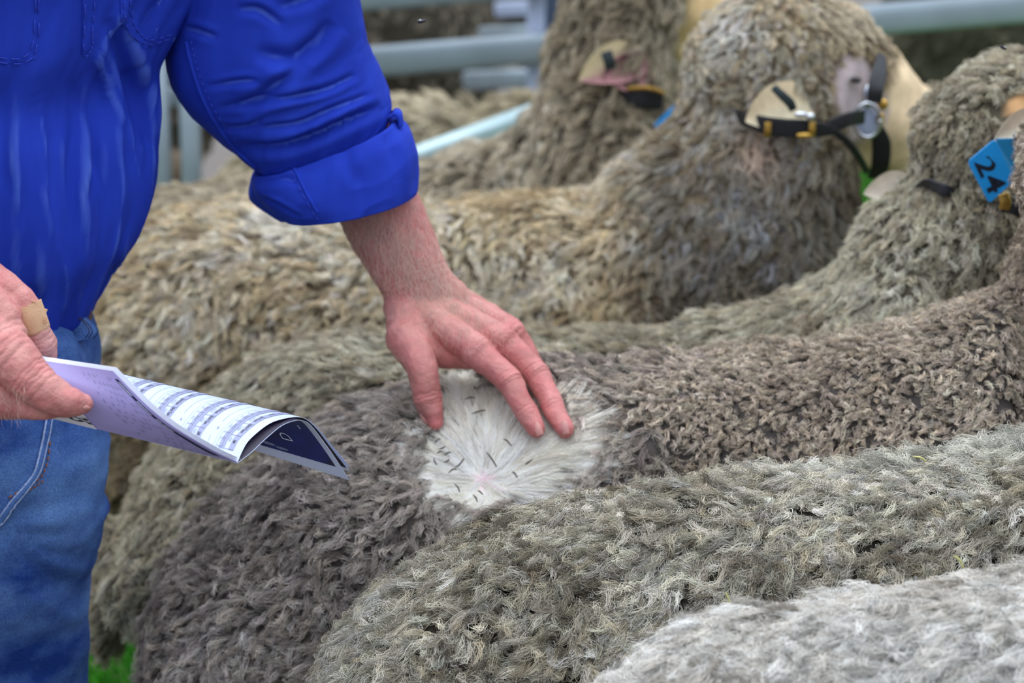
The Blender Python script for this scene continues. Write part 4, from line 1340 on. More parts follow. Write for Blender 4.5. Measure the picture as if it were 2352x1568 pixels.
# the cover: navy picture side seen from below, with a white margin
CV = Sheet([(546, 1063, 2.335), (576, 1040, 2.35), (610, 1008, 2.37), (645, 979, 2.392), (672, 967, 2.41), (693, 965, 2.425), (712, 974, 2.44), (738, 1006, 2.462), (768, 1048, 2.482), (803, 1102, 2.502)],
           [(140, 964, 2.337), (150, 950, 2.345), (165, 925, 2.352), (182, 895, 2.362), (205, 875, 2.372), (225, 868, 2.38), (240, 875, 2.39), (255, 895, 2.40), (270, 915, 2.41), (300, 945, 2.42)])
cov = obj('cover', CV.solid(.0003), M_PAPER, book)
c_n = CV.nrm(np.array([.1]), np.array([.8]))[0]
CS = 1.0 if c_n @ (EYE - P(740, 1050, 2.47)) > 0 else -1.0
co = .0006 * CS
m_cov, nt_, b_ = nodes_of('navy_cover_picture')
tc_ = nt_.nodes.new('ShaderNodeTexCoord'); n1_ = nt_.nodes.new('ShaderNodeTexNoise'); n1_.inputs['Scale'].default_value = 14
nt_.links.new(tc_.outputs['Object'], n1_.inputs['Vector'])
r1_ = nt_.nodes.new('ShaderNodeValToRGB')
r1_.color_ramp.elements[0].position = .38; r1_.color_ramp.elements[1].position = .62
r1_.color_ramp.elements[0].color = (*s2l((16, 20, 40)), 1); r1_.color_ramp.elements[1].color = (*s2l((24, 40, 128)), 1)
nt_.links.new(n1_.outputs['Fac'], r1_.inputs[0]); nt_.links.new(r1_.outputs[0], b_.inputs['Base Color']); b_.inputs['Roughness'].default_value = .35
obj('cover_picture', CV.quad(.03, .95, .02, .945, co, 30, 60), m_cov, cov)
obj('dark_reverse', CV.quad(.003, .98, .01, .985, -.0003 if CS > 0 else .0006, 30, 60), bpy.data.materials['dark_reverse_print'], cov)
obj('cover_lettering', join(CV.text('D', .175, .86, -.075, .085, co * 1.6, bold=-.008), CV.quad(.075, .081, .70, .73, co * 1.6, 2, 4)), M_WHITE_INK, cov, False)
sp = []
for s, t, a, b in ((.33, .915, .035, .010), (.27, .925, .03, .008), (.42, .90, .05, .010)):
    q = np.linspace(0, 2 * math.pi, 16, endpoint=False)
    ss, tt_ = s + a * np.cos(q), t + b * np.sin(q)
    sp.append((CV.at(ss, tt_) + CV.nrm(ss, tt_) * co * 1.4, [tuple(range(16))]))
o = obj('cover_photo_shapes', join(*sp), plain('cover_photo', (112, 124, 160), .4, var=.3, scale=300), cov); tag(o, kind='stuff')
# the leaves folded towards us: a thick bundle, shade painted into the outer page's lilac
E_A0 = [(545, 1062, 2.335), (502, 1042, 2.326), (452, 1014, 2.318), (402, 983, 2.314), (352, 944, 2.314), (306, 900, 2.318), (259, 852, 2.324)]
E_A1 = [(110, 958, 2.335), (95, 932, 2.330), (80, 902, 2.328), (72, 874, 2.328), (74, 850, 2.332), (80, 836, 2.338), (86, 826, 2.344)]
A = Sheet(E_A0, E_A1)
a_n = A.nrm(np.array([.3]), np.array([.5]))[0]
AS = 1.0 if a_n @ (EYE - P(300, 930, 2.32)) > 0 else -1.0
for k in range(7):
    d = k * np.array([.00042, .00075, .00034])
    Ak = Sheet(E_A0, E_A1, d)
    obj('page' if k else 'outer_page', Ak.solid(.00016, 26, 30), M_PAPER_EDGE if k else M_PAGE_SHADED, book)
aoff = .0005 * AS
band = A.quad(.0, .001, .2, .3, aoff)
s_, t_ = np.meshgrid(np.linspace(0, 1, 6), np.linspace(.09, .93, 60), indexing='ij')
w0 = .035 + .02 * np.sin(t_ * math.pi)
ss = w0 + s_ * .038
op = bpy.data.objects['outer_page']
obj('heading_bar', grid(A.at(ss, t_) + A.nrm(ss, t_) * aoff), M_NAVY, op)
mk, mk2 = [], []
for t in np.concatenate([np.arange(.90, .78, -.011), np.arange(.73, .60, -.011), np.arange(.56, .42, -.011)]):
    if RNG.random() < .12: continue
    c = .035 + .02 * math.sin(t * math.pi) + .019
    mk.append(A.quad(c - .008 + RNG.uniform(-.003, .003), c + .008, t - .0042, t + .0035, aoff * 1.6, 2, 2))
o = obj('heading_print', join(*mk), M_WHITE_INK, op, False); tag(o, kind='stuff')
for col, s in enumerate((.13, .17, .21, .25, .29, .335, .39, .45)):
    for t0 in np.arange(.93, .07, -.085):
        if RNG.random() < .22: continue
        for q in range(RNG.integers(2, 7)):
            t = t0 - q * .0085
            if t < .03: continue
            mk2.append(A.quad(s, s + RNG.uniform(.006, .012), t - .003, t + .003, aoff * 1.5, 2, 2))
o = obj('table_print', join(*mk2), M_INK_GREY, op, False); tag(o, kind='stuff')
obj('pale_corner', A.quad(.74, .999, .0, .45, aoff, 6, 10), plain('pale_corner_print', (236, 236, 246), .5, var=.02), op)
obj('corner_lettering', A.text('25', .86, .17, .17, .1, aoff * 1.6, bold=.02), M_INK, op, False)

# ------------------------------------------------------------------ rails and gates
def bar(p0, p1, w, h, r=.25):
    """Rounded rectangular steel bar from p0 to p1."""
    p0, p1 = np.asarray(p0, float), np.asarray(p1, float)
    d = unit(p1 - p0)
    upv = np.array([0, 0, 1.0]) if abs(d[2]) < .8 else np.array([0, 1.0, 0])
    e1 = unit(np.cross(d, upv)); e2 = np.cross(e1, d)
    return sec_loft([p0, p1], [e1 * w / 2] * 2, [e2 * h / 2] * 2, 2, 20, 4.5, False, False)


fence = empty('steel_fence', (.4, 5.35, 0))
tag(fence, 'galvanised steel rail fence running behind the standing rams', 'fence')
YF = 5.35


def fence_bar(a, b, w=.05, h=.056, name='rail', mat=None):
    return obj(name, bar(P(*a), P(*b), w, h), mat or M_GALV, fence)
fence_bar((500, 172, YF + .05), (2900, -30, YF - .1))
fence_bar((300, 34, YF + .05), (2900, -182, YF - .1))
fence_bar((300, -100, YF + .05), (2900, -320, YF - .1))
for px in (1232, 2780):
    t = P(px, -420, YF + .04); b = t.copy(); b[2] = -.02
    obj('post', bar(b, t, .035, .035), M_PALE, fence)
t = P(1283, -420, YF + .16); b = t.copy(); b[2] = -.02
obj('post', bar(b, t, .06, .06), M_SLATE, fence)
back = empty('short_fence', (.0, 6.0, 0))
tag(back, 'pale short-railed pen panel meeting the post behind the fence', 'fence panel')
for i, y in enumerate((-80, 20, 78, 183)):
    obj('rail', bar(P((1165, 1150, 1112, 1075)[i], y + 2, 5.95), P(1300, y - 6, 5.7), .03, .034 if i < 3 else .04), M_PALE if i < 2 else M_GALV, back)
for px, Y in ((1100, 5.97), (1300, 5.71)):
    t = P(px, -420, Y); b = t.copy(); b[2] = -.02
    if px == 1300: obj('stile', bar(b, t, .03, .03), M_SLATE, back)
gate = empty('pen_gate', (-.6, 5.05, 0))
tag(gate, 'grey tubular pen gate seen through the gap under the man\'s arm', 'gate')
for px, w in ((352, .028), (418, .036), (130, .036), (-60, .036)):
    t = P(px, -300, 5.05); b = t.copy(); b[2] = -.02
    obj('upright', bar(b, t, w, .034), M_GALV, gate)
for y in (222, -60, -260):
    obj('rail', bar(P(-80, y + 8, 5.06), P(434, y, 5.06), .03, .034), M_GALV, gate)
obj('rail', bar(P(-80, 470, 5.06), P(434, 462, 5.06), .03, .034), M_GALV, gate)
div = empty('dividing_rail', (-.05, 4.45, 0))
tag(div, 'pale green steel rail slanting down behind the dusty ram\'s back', 'rail')
obj('rail', bar(P(1300, 238, 4.75), P(860, 402, 4.42), .04, .036), plain('pale_green_steel', (164, 188, 190), .45, metal=.2, var=.06), div)
for q in ((1290, 236, 4.69), (820, 400, 4.43)):
    t = P(*q); b = t.copy(); b[2] = -.02
    obj('post', bar(b, t, .03, .03), M_GALV, div)

# ------------------------------------------------------------------ flies
def fly(px, py, Y, ang, label):
    c = P(px, py, Y)
    f = empty('fly', c); tag(f, label, 'fly', 'flies over the pen')
    d = np.array([math.cos(ang), -.3, math.sin(ang)]); d = unit(d); sd = unit(np.cross(d, (0, 0, 1)))
    obj('body', join(tube([c - d * .0042, c - d * .001, c + d * .002], [.0009, .0018, .0014], n=12, m=10)), M_FLY, f)
    obj('head', ball(c + d * .0032, .0012, n=8, m=10), M_FLY, f)
    for s in (-1, 1):
        w = c + d * .001
        tip = w - d * .0055 + sd * s * .003 + np.array([0, 0, .0028])
        m = (w + tip) / 2
        wd = unit(np.cross(tip - w, (0, 0, 1))) * .0011
        obj('wing', ((w, m + wd, tip, m - wd, w + [0, 0, .00015], m + wd + [0, 0, .00015], tip + [0, 0, .00015], m - wd + [0, 0, .00015]), [(0, 1, 2, 3), (7, 6, 5, 4), (0, 4, 5, 1), (1, 5, 6, 2), (2, 6, 7, 3), (3, 7, 4, 0)]), M_WING, f, False)


fly(970, 49, 2.75, .3, 'small pale-winged fly in the air by the blue sleeve')
fly(2303, 109, 2.9, 2.6, 'small dark fly in the air above the ram with the blue tag')

# ------------------------------------------------------------------ ears, halters, tags
def ear(sh, base, tip, wide, normal, col_out, col_in, curl=.012, name='ear'):
    """Leaf-shaped cupped ear from base to tip; wide is its half width vector at the middle."""
    base, tip, wide, normal = (np.asarray(q, float) for q in (base, tip, wide, normal))
    g = []
    for i in np.linspace(0, 1, 18):
        w = (math.sin(math.pi * min(1, .16 + .84 * i) ** .9) ** .8) * (1 - .12 * i) + .02
        if i == 1: w = .03
        row = []
        for j in np.linspace(-1, 1, 11):
            row.append(base * (1 - i) + tip * i + wide * j * w + unit(normal) * (curl * (j * j - .5) * math.sin(math.pi * i) - .006 * i * i))
        g.append(row)
    g = np.array(g)
    v1, f1 = grid(g); v2, f2 = grid(g - unit(normal) * .0035)
    n, m = g.shape[:2]
    per = [(0, j) for j in range(m)] + [(i, m - 1) for i in range(1, n)] + [(n - 1, j) for j in range(m - 2, -1, -1)] + [(i, 0) for i in range(n - 2, 0, -1)]
    back = g - unit(normal) * .0035
    vf = join((v1, f1), (v2, [q[::-1] for q in f2]), loft(np.array([[back[i, j] for i, j in per], [g[i, j] for i, j in per]]), False, False))
    me = mesh_of(name, *vf)
    jj = np.concatenate([np.tile(np.linspace(-1, 1, m), n)] * 2 + [np.zeros(2 * len(per))])
    w = np.clip(jj * 1.4 + .5, 0, 1)[:, None]
    c = s2l(col_out) * (1 - w) + s2l(col_in) * w
    vcol(me, c)
    o = link(name, me, M_HIDE, sh.o)
    return o, g


def strap(sh, pts, w, name='strap', mat=None, parent=None, thick=.003, face=(0, -1, 0)):
    """Flat webbing strap along world points."""
    p = spline(np.array(pts), 10 * len(pts))
    t = unit(np.gradient(p, axis=0))
    nrm = np.tile(unit(np.array(face, float)), (len(p), 1))
    s = unit(np.cross(t, nrm)); n = np.cross(s, t)
    w = np.interp(np.linspace(0, 1, len(p)), np.linspace(0, 1, len(np.atleast_1d(w))), np.atleast_1d(w)) if np.ndim(w) else np.full(len(p), w)
    C = p
    return obj(name, sec_loft(C, s * w[:, None] / 2, n * thick / 2, len(p), 12, 5, False, False), mat or M_BLACK_WEB, parent)


def ring_obj(name, c, r, wire, mat, parent, n1=(1, 0, 0), n2=(0, 0, 1), sx=1.0, sy=1.0):
    a = np.linspace(0, 2 * math.pi, 33)
    n1, n2 = np.array(n1, float), np.array(n2, float)
    p = np.asarray(c) + r * (sx * np.cos(a)[:, None] * n1 + sy * np.sin(a)[:, None] * n2)
    v, f = tube(p, wire, n=33, m=8, caps=False)
    return obj(name, (v, f), mat, parent)


def surf(sh, px, py, off):
    p, n = hit(sh.bvh, px, py)
    return p - ray_dir(px, py) * off


# tan ram: ear with a dark marker, halter of black webbing with brass keepers and a steel ring
YE = 3.47
e5, g5 = ear(sh5, P(1852, 226, YE + .045), P(1712, 278, YE - .01), P(1800, 192, YE) - P(1828, 246, YE), (-.15, -.9, .25), (232, 218, 184), (230, 208, 170), .007)
tag(e5, 'cream ear with a dark marker across it')
strap(sh5, [P(1776, 200, YE - .012), P(1795, 218, YE - .014), P(1814, 236, YE - .012), P(1822, 252, YE - .008)], [.009, .011, .012, .01], 'ear_marker', M_DARK_GREEN, e5, .004, (-.15, -.9, .25))
halter = empty('halter', P(1900, 300, 3.5)); halter.parent = sh5.o
tag(halter, 'black webbing halter with brass keepers')
YH = 3.475
strap(sh5, [P(1690, 268, 3.53), P(1740, 284, YH), P(1790, 293, YH - .005), P(1850, 296, YH - .004), P(1912, 299, YH + .006)], [.016, .022, .024, .024, .014], 'cheek_strap', None, halter)
strap(sh5, [P(1905, 292, YH + .006), P(1950, 274, YH + .012), P(1985, 268, YH + .03)], .0185, 'cheek_strap', None, halter)
strap(sh5, [P(2026, 126, 3.59), P(2020, 165, 3.55), P(2012, 200, 3.53), P(2008, 236, 3.528)], [.012, .021, .021, .019], 'noseband', None, halter)
strap(sh5, [P(2012, 292, 3.548), P(2024, 330, 3.552), P(2022, 380, 3.56), P(2010, 410, 3.58)], [.018, .025, .024, .02], 'noseband', None, halter)
strap(sh5, [P(1910, 298, YH + .004), P(1945, 325, YH + .012), P(1972, 360, YH + .026), P(1992, 396, YH + .05)], .0095, 'throat_strap', None, halter)
for px in (1764, 1866):
    strap(sh5, [P(px, 281, YH - .009), P(px - 1, 300, YH - .010), P(px - 3, 313, YH - .006)], .0085, 'brass_keeper', M_BRASS, halter, .004)
obj('rivet', ball(P(1848, 311, YH - .008), (.011, .004, .004)), M_BRASS, halter)
obj('rivet', ball(P(1862, 269, YH - .010), (.0055, .004, .0055)), M_STEEL, halter)
obj('rivet', ball(P(1840, 263, YH - .008), (.009, .004, .004)), M_STEEL, halter)
ring_obj('halter_ring', P(1992, 276, 3.53), .0165, .0026, M_STEEL, halter, (1, 0, .1), (-.1, -.1, 1), 1.0, 1.35)
obj('ring_plate', ball(P(1992, 280, 3.545), (.013, .004, .021)), M_PALE, halter)
obj('buckle', ball(P(1993, 222, 3.538), (.0075, .005, .016)), M_STEEL, halter)
obj('rivet', ball(P(2027, 240, 3.54), (.0075, .004, .0075)), M_BRASS, halter)
obj('rivet', ball(P(2022, 272, 3.54), (.005, .004, .009)), M_BRASS, halter)
# eye, nostril and mouth of the tan ram lie on the far side of its face; the near eye shows as a slit
obj('eye', ball(P(1966, 184, 3.545), (.0075, .005, .0042)), plain('dark_eye', (40, 30, 26), .15), sh5.o)

# dusty brown ram: ear, collar and tag
YE6 = 3.885
e6, g6 = ear(sh6, P(1478, 122, YE6 + .05), P(1330, 182, YE6), P(1385, 116, YE6) - P(1415, 160, YE6), (-.1, -.85, .4), (168, 124, 124), (224, 206, 164), .012)
tag(e6, 'pale ear lined pink with a dark marker')
strap(sh6, [P(1392, 118, YE6 - .012), P(1399, 140, YE6 - .014), P(1403, 158, YE6 - .010)], .016, 'ear_marker', M_DARK_GREEN, e6, .004, (-.1, -.85, .4))
e6b, _ = ear(sh6, P(1490, 150, YE6 + .05), P(1385, 182, YE6 + .012), P(1440, 150, YE6) - P(1455, 196, YE6), (0, -.8, -.5), (176, 130, 130), (120, 84, 88), .012, 'ear_lining')
e6b.parent = e6; e6b.location = -Vector(sh6.o.location)
collar6 = strap(sh6, [P(1430, 212, 3.915), P(1475, 226, 3.90), P(1522, 232, 3.905)], [.026, .03, .026], 'collar', None, sh6.o)
strap(sh6, [P(1440, 203, 3.905), P(1490, 202, 3.893), P(1526, 214, 3.897)], .005, 'brass_edge', M_BRASS, collar6, .004)
t6 = obj('ear_tag', loft(np.array([np.stack([P(1548, 240, 3.90 + d), P(1560, 246, 3.90 + d), P(1512, 304, 3.895 + d), P(1502, 286, 3.895 + d)]) for d in (0, .003)])), M_TAG, sh6.o, False)
tag(t6, 'blue plastic ear tag')

# olive ram: two ears, blue tag numbered 24, collar
YE4 = 3.02
e4, _ = ear(sh4, P(2385, 268, YE4 + .05), P(2286, 322, YE4), P(2330, 275, YE4) - P(2345, 308, YE4), (0, -.9, .3), (222, 212, 186), (208, 184, 160), .008)
tag(e4, 'cream ear that carries the numbered tag')
e4b, _ = ear(sh4, P(2085, 418, 3.26), P(1986, 444, 3.25), P(2024, 416, 3.25) - P(2034, 450, 3.25), (0, -.9, .3), (244, 232, 214), (244, 232, 216), .006)
tag(e4b, 'pale pinkish ear on the far side')
YT = 3.0
tq = [P(2222, 372, YT), P(2286, 319, YT + .004), P(2330, 414, YT + .008), P(2272, 468, YT + .004)]


def rounded(q, r=.18, k=5):
    out = []
    q = [np.asarray(x) for x in q]
    for i in range(len(q)):
        a, b, c = q[i - 1], q[i], q[(i + 1) % len(q)]
        p0, p1 = b + (a - b) * r, b + (c - b) * r
        for t in np.linspace(0, 1, k):
            out.append((1 - t) ** 2 * p0 + 2 * t * (1 - t) * b + t * t * p1)
    return np.array(out)


rq = rounded(tq, .12)
tagp = obj('ear_tag', loft(np.array([rq, rq + np.array([0, .0025, 0])])), M_TAG, sh4.o, False)
tag(tagp, 'blue plastic ear tag with the number 24')
nq = [P(2286, 319, YT + .005), P(2332, 318, YT + .012), P(2344, 303, YT + .012), P(2336, 330, YT + .012), P(2330, 390, YT + .012), P(2330, 414, YT + .009)]
obj('tag_neck', loft(np.array([np.array(nq), np.array(nq) + np.array([0, .0022, 0])])), plain('tag_neck_blue', (34, 128, 176), .4, var=.05), tagp, False)
obj('tag_button', ball(P(2337, 312, YT + .008), (.005, .004, .005)), plain('tag_button_blue', (24, 110, 160), .4), tagp)
cu = bpy.data.curves.new('numerals', 'FONT'); cu.body = '24'; cu.size = 1; cu.extrude = 0; cu.offset = .02; cu.space_character = 1.05
to = bpy.data.objects.new('numerals', cu); COL.objects.link(to)
dg = bpy.context.evaluated_depsgraph_get(); dg.update()
me = to.evaluated_get(dg).to_mesh(); nv = mverts(me); nf = [tuple(p.vertices) for p in me.polygons]
bpy.data.objects.remove(to)
# the digits run down the tag: reading direction from its upper left towards its lower right
o0 = np.array([2238.0, 372.0]); rd_ = np.array([.43, .90]); upd = np.array([.88, -.47])
nv2 = (nv - nv.min(0)) / (nv.max(0) - nv.min(0) + 1e-9)
npix = np.array([2250., 360.]) + np.outer(nv2[:, 0] * 84, rd_) + np.outer((nv2[:, 1]) * 46, upd) + np.array([-13, 14])
obj('tag_number', (np.array([P(a, b, YT - .0006 + .00008 * (a - 2222)) for a, b in npix]), nf), M_TAG_INK, tagp, False)
col4 = strap(sh4, [surf(sh4, 2106, 432, .012), surf(sh4, 2130, 424, .022), surf(sh4, 2152, 430, .024), surf(sh4, 2172, 438, .022), surf(sh4, 2190, 440, .012)], [.008, .016, .013, .016, .008], 'collar', None, sh4.o)
strap(sh4, [P(2304, 445, YT + .03), P(2310, 466, YT + .028), P(2306, 480, YT + .03)], .012, 'brass_keeper', M_BRASS, col4)
strap(sh4, [P(2300, 474, YT + .04), P(2325, 478, YT + .03), P(2360, 492, YT + .03)], .013, 'collar_strap', None, col4)
t4b = obj('ear_tag', loft(np.array([np.stack([P(2000, 462, 3.27 + d), P(2036, 450, 3.27 + d), P(2046, 488, 3.27 + d), P(1992, 512, 3.27 + d)]) for d in (0, .003)])), M_TAG, sh4.o, False)
tag(t4b, 'blue ear tag half hidden by wool')

# ------------------------------------------------------------------ wool
def w_std(sh, thin=1.0):
    return seen_weight


FL = flow_back
NECK = lambda p, n: np.stack([np.full(len(p), -.15), np.zeros(len(p)), np.full(len(p), -1.0)], 1)


def mixed(xsplit, width):
    def f(p, n):
        w = np.clip((p[:, 0] - xsplit) / width + .5, 0, 1)[:, None]
        return FL(p, n) * (1 - w) + NECK(p, n) * w
    return f


# white parted wool on the touched ram
C0, _ = hit(sh3.bvh, 1122, 1100)
cx0, cy0 = 1140., 1030.


def part_field(p):
    """0 outside, 1 well inside the opened fleece."""
    x, y = to_px_arr(p)
    w = .2 * noise(p * 38, 91) + .1 * noise(p * 90, 92)
    e = np.sqrt(((x - 1170) / 212) ** 2 + ((y - 1045) / 128) ** 2)
    e2 = np.sqrt(((x - 1085) / 80) ** 2 + ((y - 915) / 72) ** 2)
    return np.clip((1.0 - np.minimum(e, e2 * 1.05) + w) / .22, 0, 1)


def to_px_arr(p):
    q = p - EYE
    z = q @ FWD
    return 1176 + FPX * (q @ RGT) / z, 784 - FPX * (q @ UPV) / z


# press the opened place a little into the back, and tint the skin there
pf = part_field(sh3.v) * (np.sum(sh3.n * unit(EYE - sh3.v), 1) > 0)
nv3 = sh3.v - sh3.n * (pf * .005)[:, None]
mset(sh3.me, nv3)
c3 = sh3.tintc.copy()
c3 = c3 * (1 - pf[:, None]) + s2l((248, 243, 236)) * pf[:, None]
pk = np.exp(-(np.linalg.norm(sh3.v - C0, axis=1) / .012) ** 2)[:, None]
c3 = c3 * (1 - pk) + s2l((226, 190, 196)) * pk
sh3.me.attributes.remove(sh3.me.attributes['tint']); vcol(sh3.me, c3)
sh3.v = nv3; sh3.n = mnormals(sh3.me); sh3.bvh = bvh_of(sh3.me)

def comb2(p):
    """The combed, paler strip along the front ram's spine towards its shoulders."""
    x, y = to_px_arr(p)
    return np.clip((x - 1560) / 260, 0, 1) * np.clip((1118 + 30 * noise(p * 20, 44) - y) / 40, 0, 1)


def flow2(p, n):
    w = comb2(p)[:, None]
    return FL(p, n) * (1 - w) + np.array([-.75, .75, .1]) * w


fleece(sh1, int(6800 * QUICK), 22, .028, .0078, .00030, [(172, 162, 148), (216, 210, 199), (240, 237, 230), (252, 251, 247)], FL, lift=.35, curl=.006, frizz=.002, seed=100, gaps=.4, gather_k=.8, gpow=2.2, tipdark=.16, shade=.7, n_fly=900, K=7)
fleece(sh2, int(16500 * QUICK), 22, .0225, .0050, .00023, [(70, 62, 51), (138, 128, 111), (190, 182, 163), (220, 215, 200), (244, 241, 232)], flow2, lift=.55, curl=.0065, frizz=.0021, seed=200, tipdark=.34, shade=.85, n_fly=4200, K=7, spread=.55, gather_k=.8, gpow=2.2, hue=.4, gaps=.85, lockvar=.38,
       lenf=lambda p: 1 + .45 * comb2(p), recol=lambda p, c: c * (1 - .55 * comb2(p)[:, None]) + s2l((236, 236, 224)) * .55 * comb2(p)[:, None])


def in_part(p, lo, hi):
    w = part_field(p)
    return (w >= lo) & (w <= hi)


def right3(p):
    return np.clip((p[:, 0] - .10 + .05 * noise(p * 14, 33)) / .10, 0, 1)


def tan3(p, c):
    w = (np.clip((p[:, 0] - .02) / .15, 0, 1) * .55)[:, None]
    c = c * (1 - w) + c * np.array([1.07, 1.0, .88]) * w
    x, y = to_px_arr(p)
    k = (np.clip(1.55 - np.sqrt(((x - 1130) / 225) ** 2 + ((y - 1070) / 135) ** 2), 0, .5) * 1.3 * (.6 + .6 * noise(p * 60, 78)))[:, None]
    return c * (1 - k) + s2l((226, 212, 196)) * k


fleece(sh3, int(21000 * QUICK), 13, .022, .0042, .00026, [(84, 75, 72), (144, 133, 128), (194, 183, 174), (222, 212, 203), (242, 236, 230)], mixed(.42, .2), lift=.55, curl=.004, frizz=.0016, seed=300, tipdark=.36, shade=.8, gather_k=.8, gpow=2.0,
       hue=.4, gaps=.6, lockvar=.36, keep=lambda p: (part_field(p) < RNG.uniform(.1, .6, len(p))) & (right3(p) < RNG.random(len(p))), n_fly=1500, spread=.5, recol=tan3)
# towards the shoulder the wool is short and tight, with pale tan tips
fleece(sh3, int(42000 * QUICK), 9, .0135, .0030, .00026, [(136, 124, 115), (186, 174, 162), (218, 207, 194), (240, 233, 223)], mixed(.42, .2), lift=.8, curl=.003, frizz=.0012, seed=330, tipdark=.1, shade=.9, gather_k=.7, gpow=2.0, hue=.4, gaps=.5, lockvar=.4,
       keep=lambda p: (part_field(p) < RNG.uniform(.1, .6, len(p))) & (right3(p) > RNG.random(len(p))), spread=.6, recol=tan3)


def flow_part(p, n):
    d = p - C0
    d = d + np.array([0, 0, .0]) + .012 * np.stack([noise(p * 40, 5), noise(p * 40, 6), noise(p * 40, 7)], 1)
    return d


def part_weight(cen, nn):
    return np.where(part_field(cen) > .05, 1.0, 0.0) * (np.sum(unit(EYE - cen) * nn, 1) > -.1)


def white_tips(p, col, t):
    w = part_field(p)
    edge = np.clip(1.2 - w, 0, 1)
    dirt = (RNG.random(len(p)) < .12 * edge + .012)[:, None, None, None]
    k = np.clip((t - .72) / .12, 0, 1)[None, None, :, None]
    cream = (.5 + .5 * noise(p * 30, 55))[:, None, None, None]
    col = col * (1 - .18 * cream * np.array([.1, .35, 1.0]))
    return np.where(dirt, col * (1 - k) + s2l((74, 64, 62)) * k, col)


fleece(sh3, int(1900 * QUICK), 18, .036, .0044, .00016, [(244, 238, 230), (250, 247, 242), (253, 252, 250)], flow_part, mat=M_WOOL_WHITE, lift=.10, liftvar=.2, curl=.0018, frizz=.0004, seed=310, tipdark=0, shade=.0, weight=part_weight, zwhite=white_tips, crimp=.0004, K=12, name='parted_wool', patch=.8,
       spread=.16, wander=.35, gather_k=.35, lenf=lambda p: .55 + .45 * np.clip(part_field(p), 0, 1))


def col5(p, c):
    """Neck and chest greyer than the tan back, a pale poll and a thin pinkish place under the ear."""
    x, y = to_px_arr(p)
    w = (np.clip((x - 1400) / 140, 0, 1) * (.25 + .75 * np.clip((y - 180) / 260, 0, 1)))[:, None]
    c = c * (1 - w) + c * np.array([.50, .54, .66]) * w
    k = (np.clip((x - 1830) / 120, 0, 1) * np.clip((120 - y) / 60, 0, 1))[:, None] * .6
    c = c * (1 - k) + s2l((240, 228, 204)) * k
    b = np.exp(-(((x - 1742) / 50) ** 2 + ((y - 345) / 48) ** 2))[:, None] * .8
    return c * (1 - b) + s2l((244, 214, 192)) * b


HEAD5 = lambda p: np.where((p[:, 2] > .93) & (p[:, 0] > .2), .62, 1.0)
fleece(sh4, int(17000 * QUICK), 10, .026, .0055, .00040, [(132, 120, 102), (182, 171, 148), (212, 205, 184), (230, 226, 212)], mixed(.42, .15), lift=.45, curl=.005, frizz=.002, hue=.4, gaps=.45, seed=400, gather_k=.8, gpow=2.0, tipdark=.18, shade=.75, n_fly=500, lenf=lambda p: np.where((p[:, 2] > .86) & (p[:, 0] > .4), .7, 1.0))
fleece(sh5, int(17000 * QUICK), 9, .026, .006, .00046, [(142, 120, 92), (192, 170, 136), (220, 202, 168), (236, 226, 204), (244, 240, 230)], mixed(.12, .3), lift=.45, curl=.005, frizz=.002, hue=.4, gaps=.4, seed=500, gather_k=.8, gpow=2.0, tipdark=.16, shade=.7, patch=.8, lenf=HEAD5, recol=col5)
fleece(sh6, int(9500 * QUICK), 8, .027, .0066, .00055, [(134, 120, 98), (182, 168, 142), (212, 200, 176), (232, 226, 210)], mixed(-.1, .3), lift=.45, curl=.005, frizz=.002, gaps=.4, seed=600, gather_k=.8, gpow=2.0, tipdark=.14, shade=.7)
fleece(sh7, int(1800 * QUICK), 10, .03, .011, .0009, [(168, 156, 128), (196, 184, 156), (214, 204, 180)], FL, lift=.4, seed=700, shade=.3)
fleece(sh8, int(1300 * QUICK), 9, .03, .012, .0011, [(96, 90, 78), (132, 123, 108), (160, 150, 132)], FL, lift=.4, seed=800, shade=.3)
fleece(sh9, int(1300 * QUICK), 9, .03, .012, .0011, [(70, 70, 58), (98, 96, 78), (120, 116, 96)], FL, lift=.4, seed=900, shade=.3)
fleece(sh10, int(1300 * QUICK), 9, .03, .012, .0011, [(100, 94, 82), (134, 126, 112), (158, 150, 134)], FL, lift=.4, seed=950, shade=.3)

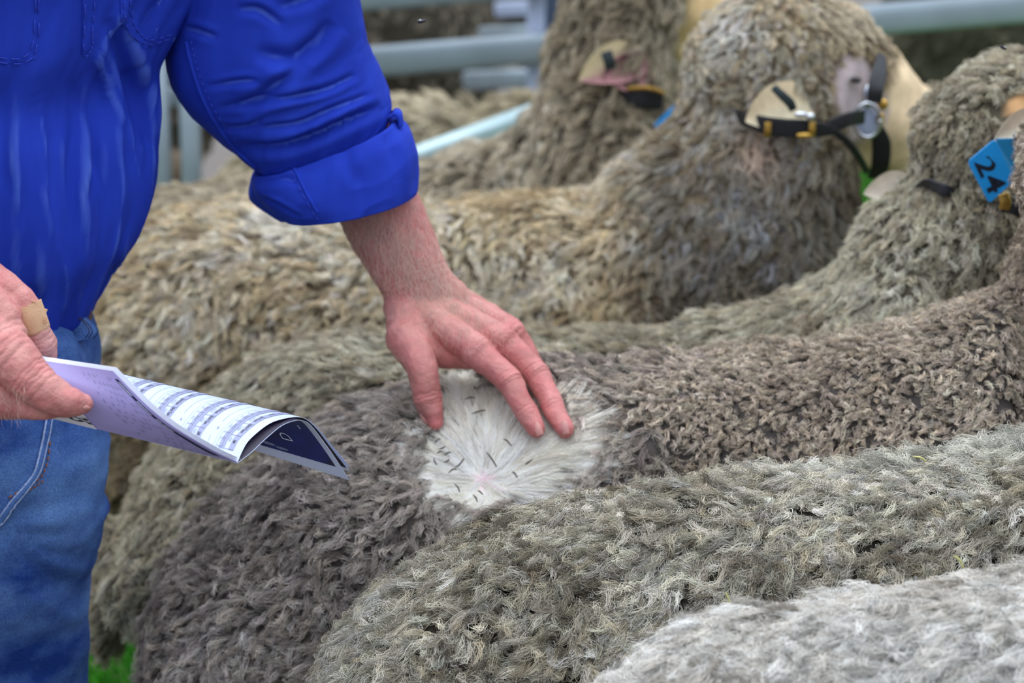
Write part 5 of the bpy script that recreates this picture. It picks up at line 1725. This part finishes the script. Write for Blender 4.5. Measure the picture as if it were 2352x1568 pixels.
# dark broken wool tips lying in the white parting
bits = [((1118, 1052), (1142, 1082)), ((1228, 1062), (1216, 1076)), ((1090, 968), (1118, 962)), ((1178, 1096), (1190, 1104)), ((1052, 1082), (1072, 1066)), ((1036, 1096), (1056, 1086)), ((1046, 1124), (1058, 1146)), ((1004, 1032), (1014, 1026)),
        ((1012, 1046), (1030, 1042)), ((1030, 1058), (1044, 1052)), ((1100, 1140), (1110, 1150)), ((1160, 1022), (1178, 1034)), ((1070, 938), (1096, 936)), ((1000, 1062), (1006, 1078)), ((1088, 1150), (1098, 1166)), ((1180, 880), (1190, 906)), ((1022, 1072), (1040, 1066)), ((1008, 1056), (1020, 1052)), ((1092, 908), (1096, 916))]
for a, b in bits:
    p0, n0 = hit(sh3.bvh, *a); p1, n1 = hit(sh3.bvh, *b)
    if p0 is None or p1 is None: continue
    q = [p0 + n0 * .011, (p0 + p1) / 2 + n0 * .0125 + RNG.normal(0, .0005, 3), p1 + n1 * .012]
    obj('dark_wool_tip', tube(q, [.0004, .0009, .0007], n=10, m=8), plain('dirty_tip', (92, 84, 78), .9, var=.3, scale=300) if 'dirty_tip' not in bpy.data.materials else bpy.data.materials['dirty_tip'], sh3.o)
# the thin pink parting line of skin
for pth in ([(1085, 1092), (1112, 1104), (1140, 1100)], [(1112, 1104), (1135, 1122), (1160, 1132)], [(1106, 1084), (1112, 1104), (1098, 1112)], [(1118, 1088), (1114, 1104)]):
    q = on_surface(sh3.bvh, pth, .0075, 12)
    if len(q) > 3: obj('pink_skin_line', tube(q, .00045, n=12, m=8), plain('pink_skin', (236, 200, 210), .7) if 'pink_skin' not in bpy.data.materials else bpy.data.materials['pink_skin'], sh3.o)
# a few grass stalks caught in the wool of the front rams
for i, (a, b, Y) in enumerate((((1668, 1362), (1676, 1398), 2.17), ((2192, 1276), (2212, 1302), 2.17), ((2098, 1048), (2126, 1058), 2.4))):
    obj('grass_stalk', tube([P(*a, Y), (P(*a, Y) + P(*b, Y)) / 2 + np.array([.001, 0, .001]), P(*b, Y)], [.0006, .0009, .0009], n=10, m=7), M_STRAW, (sh2.o, sh2.o, sh2.o)[i])
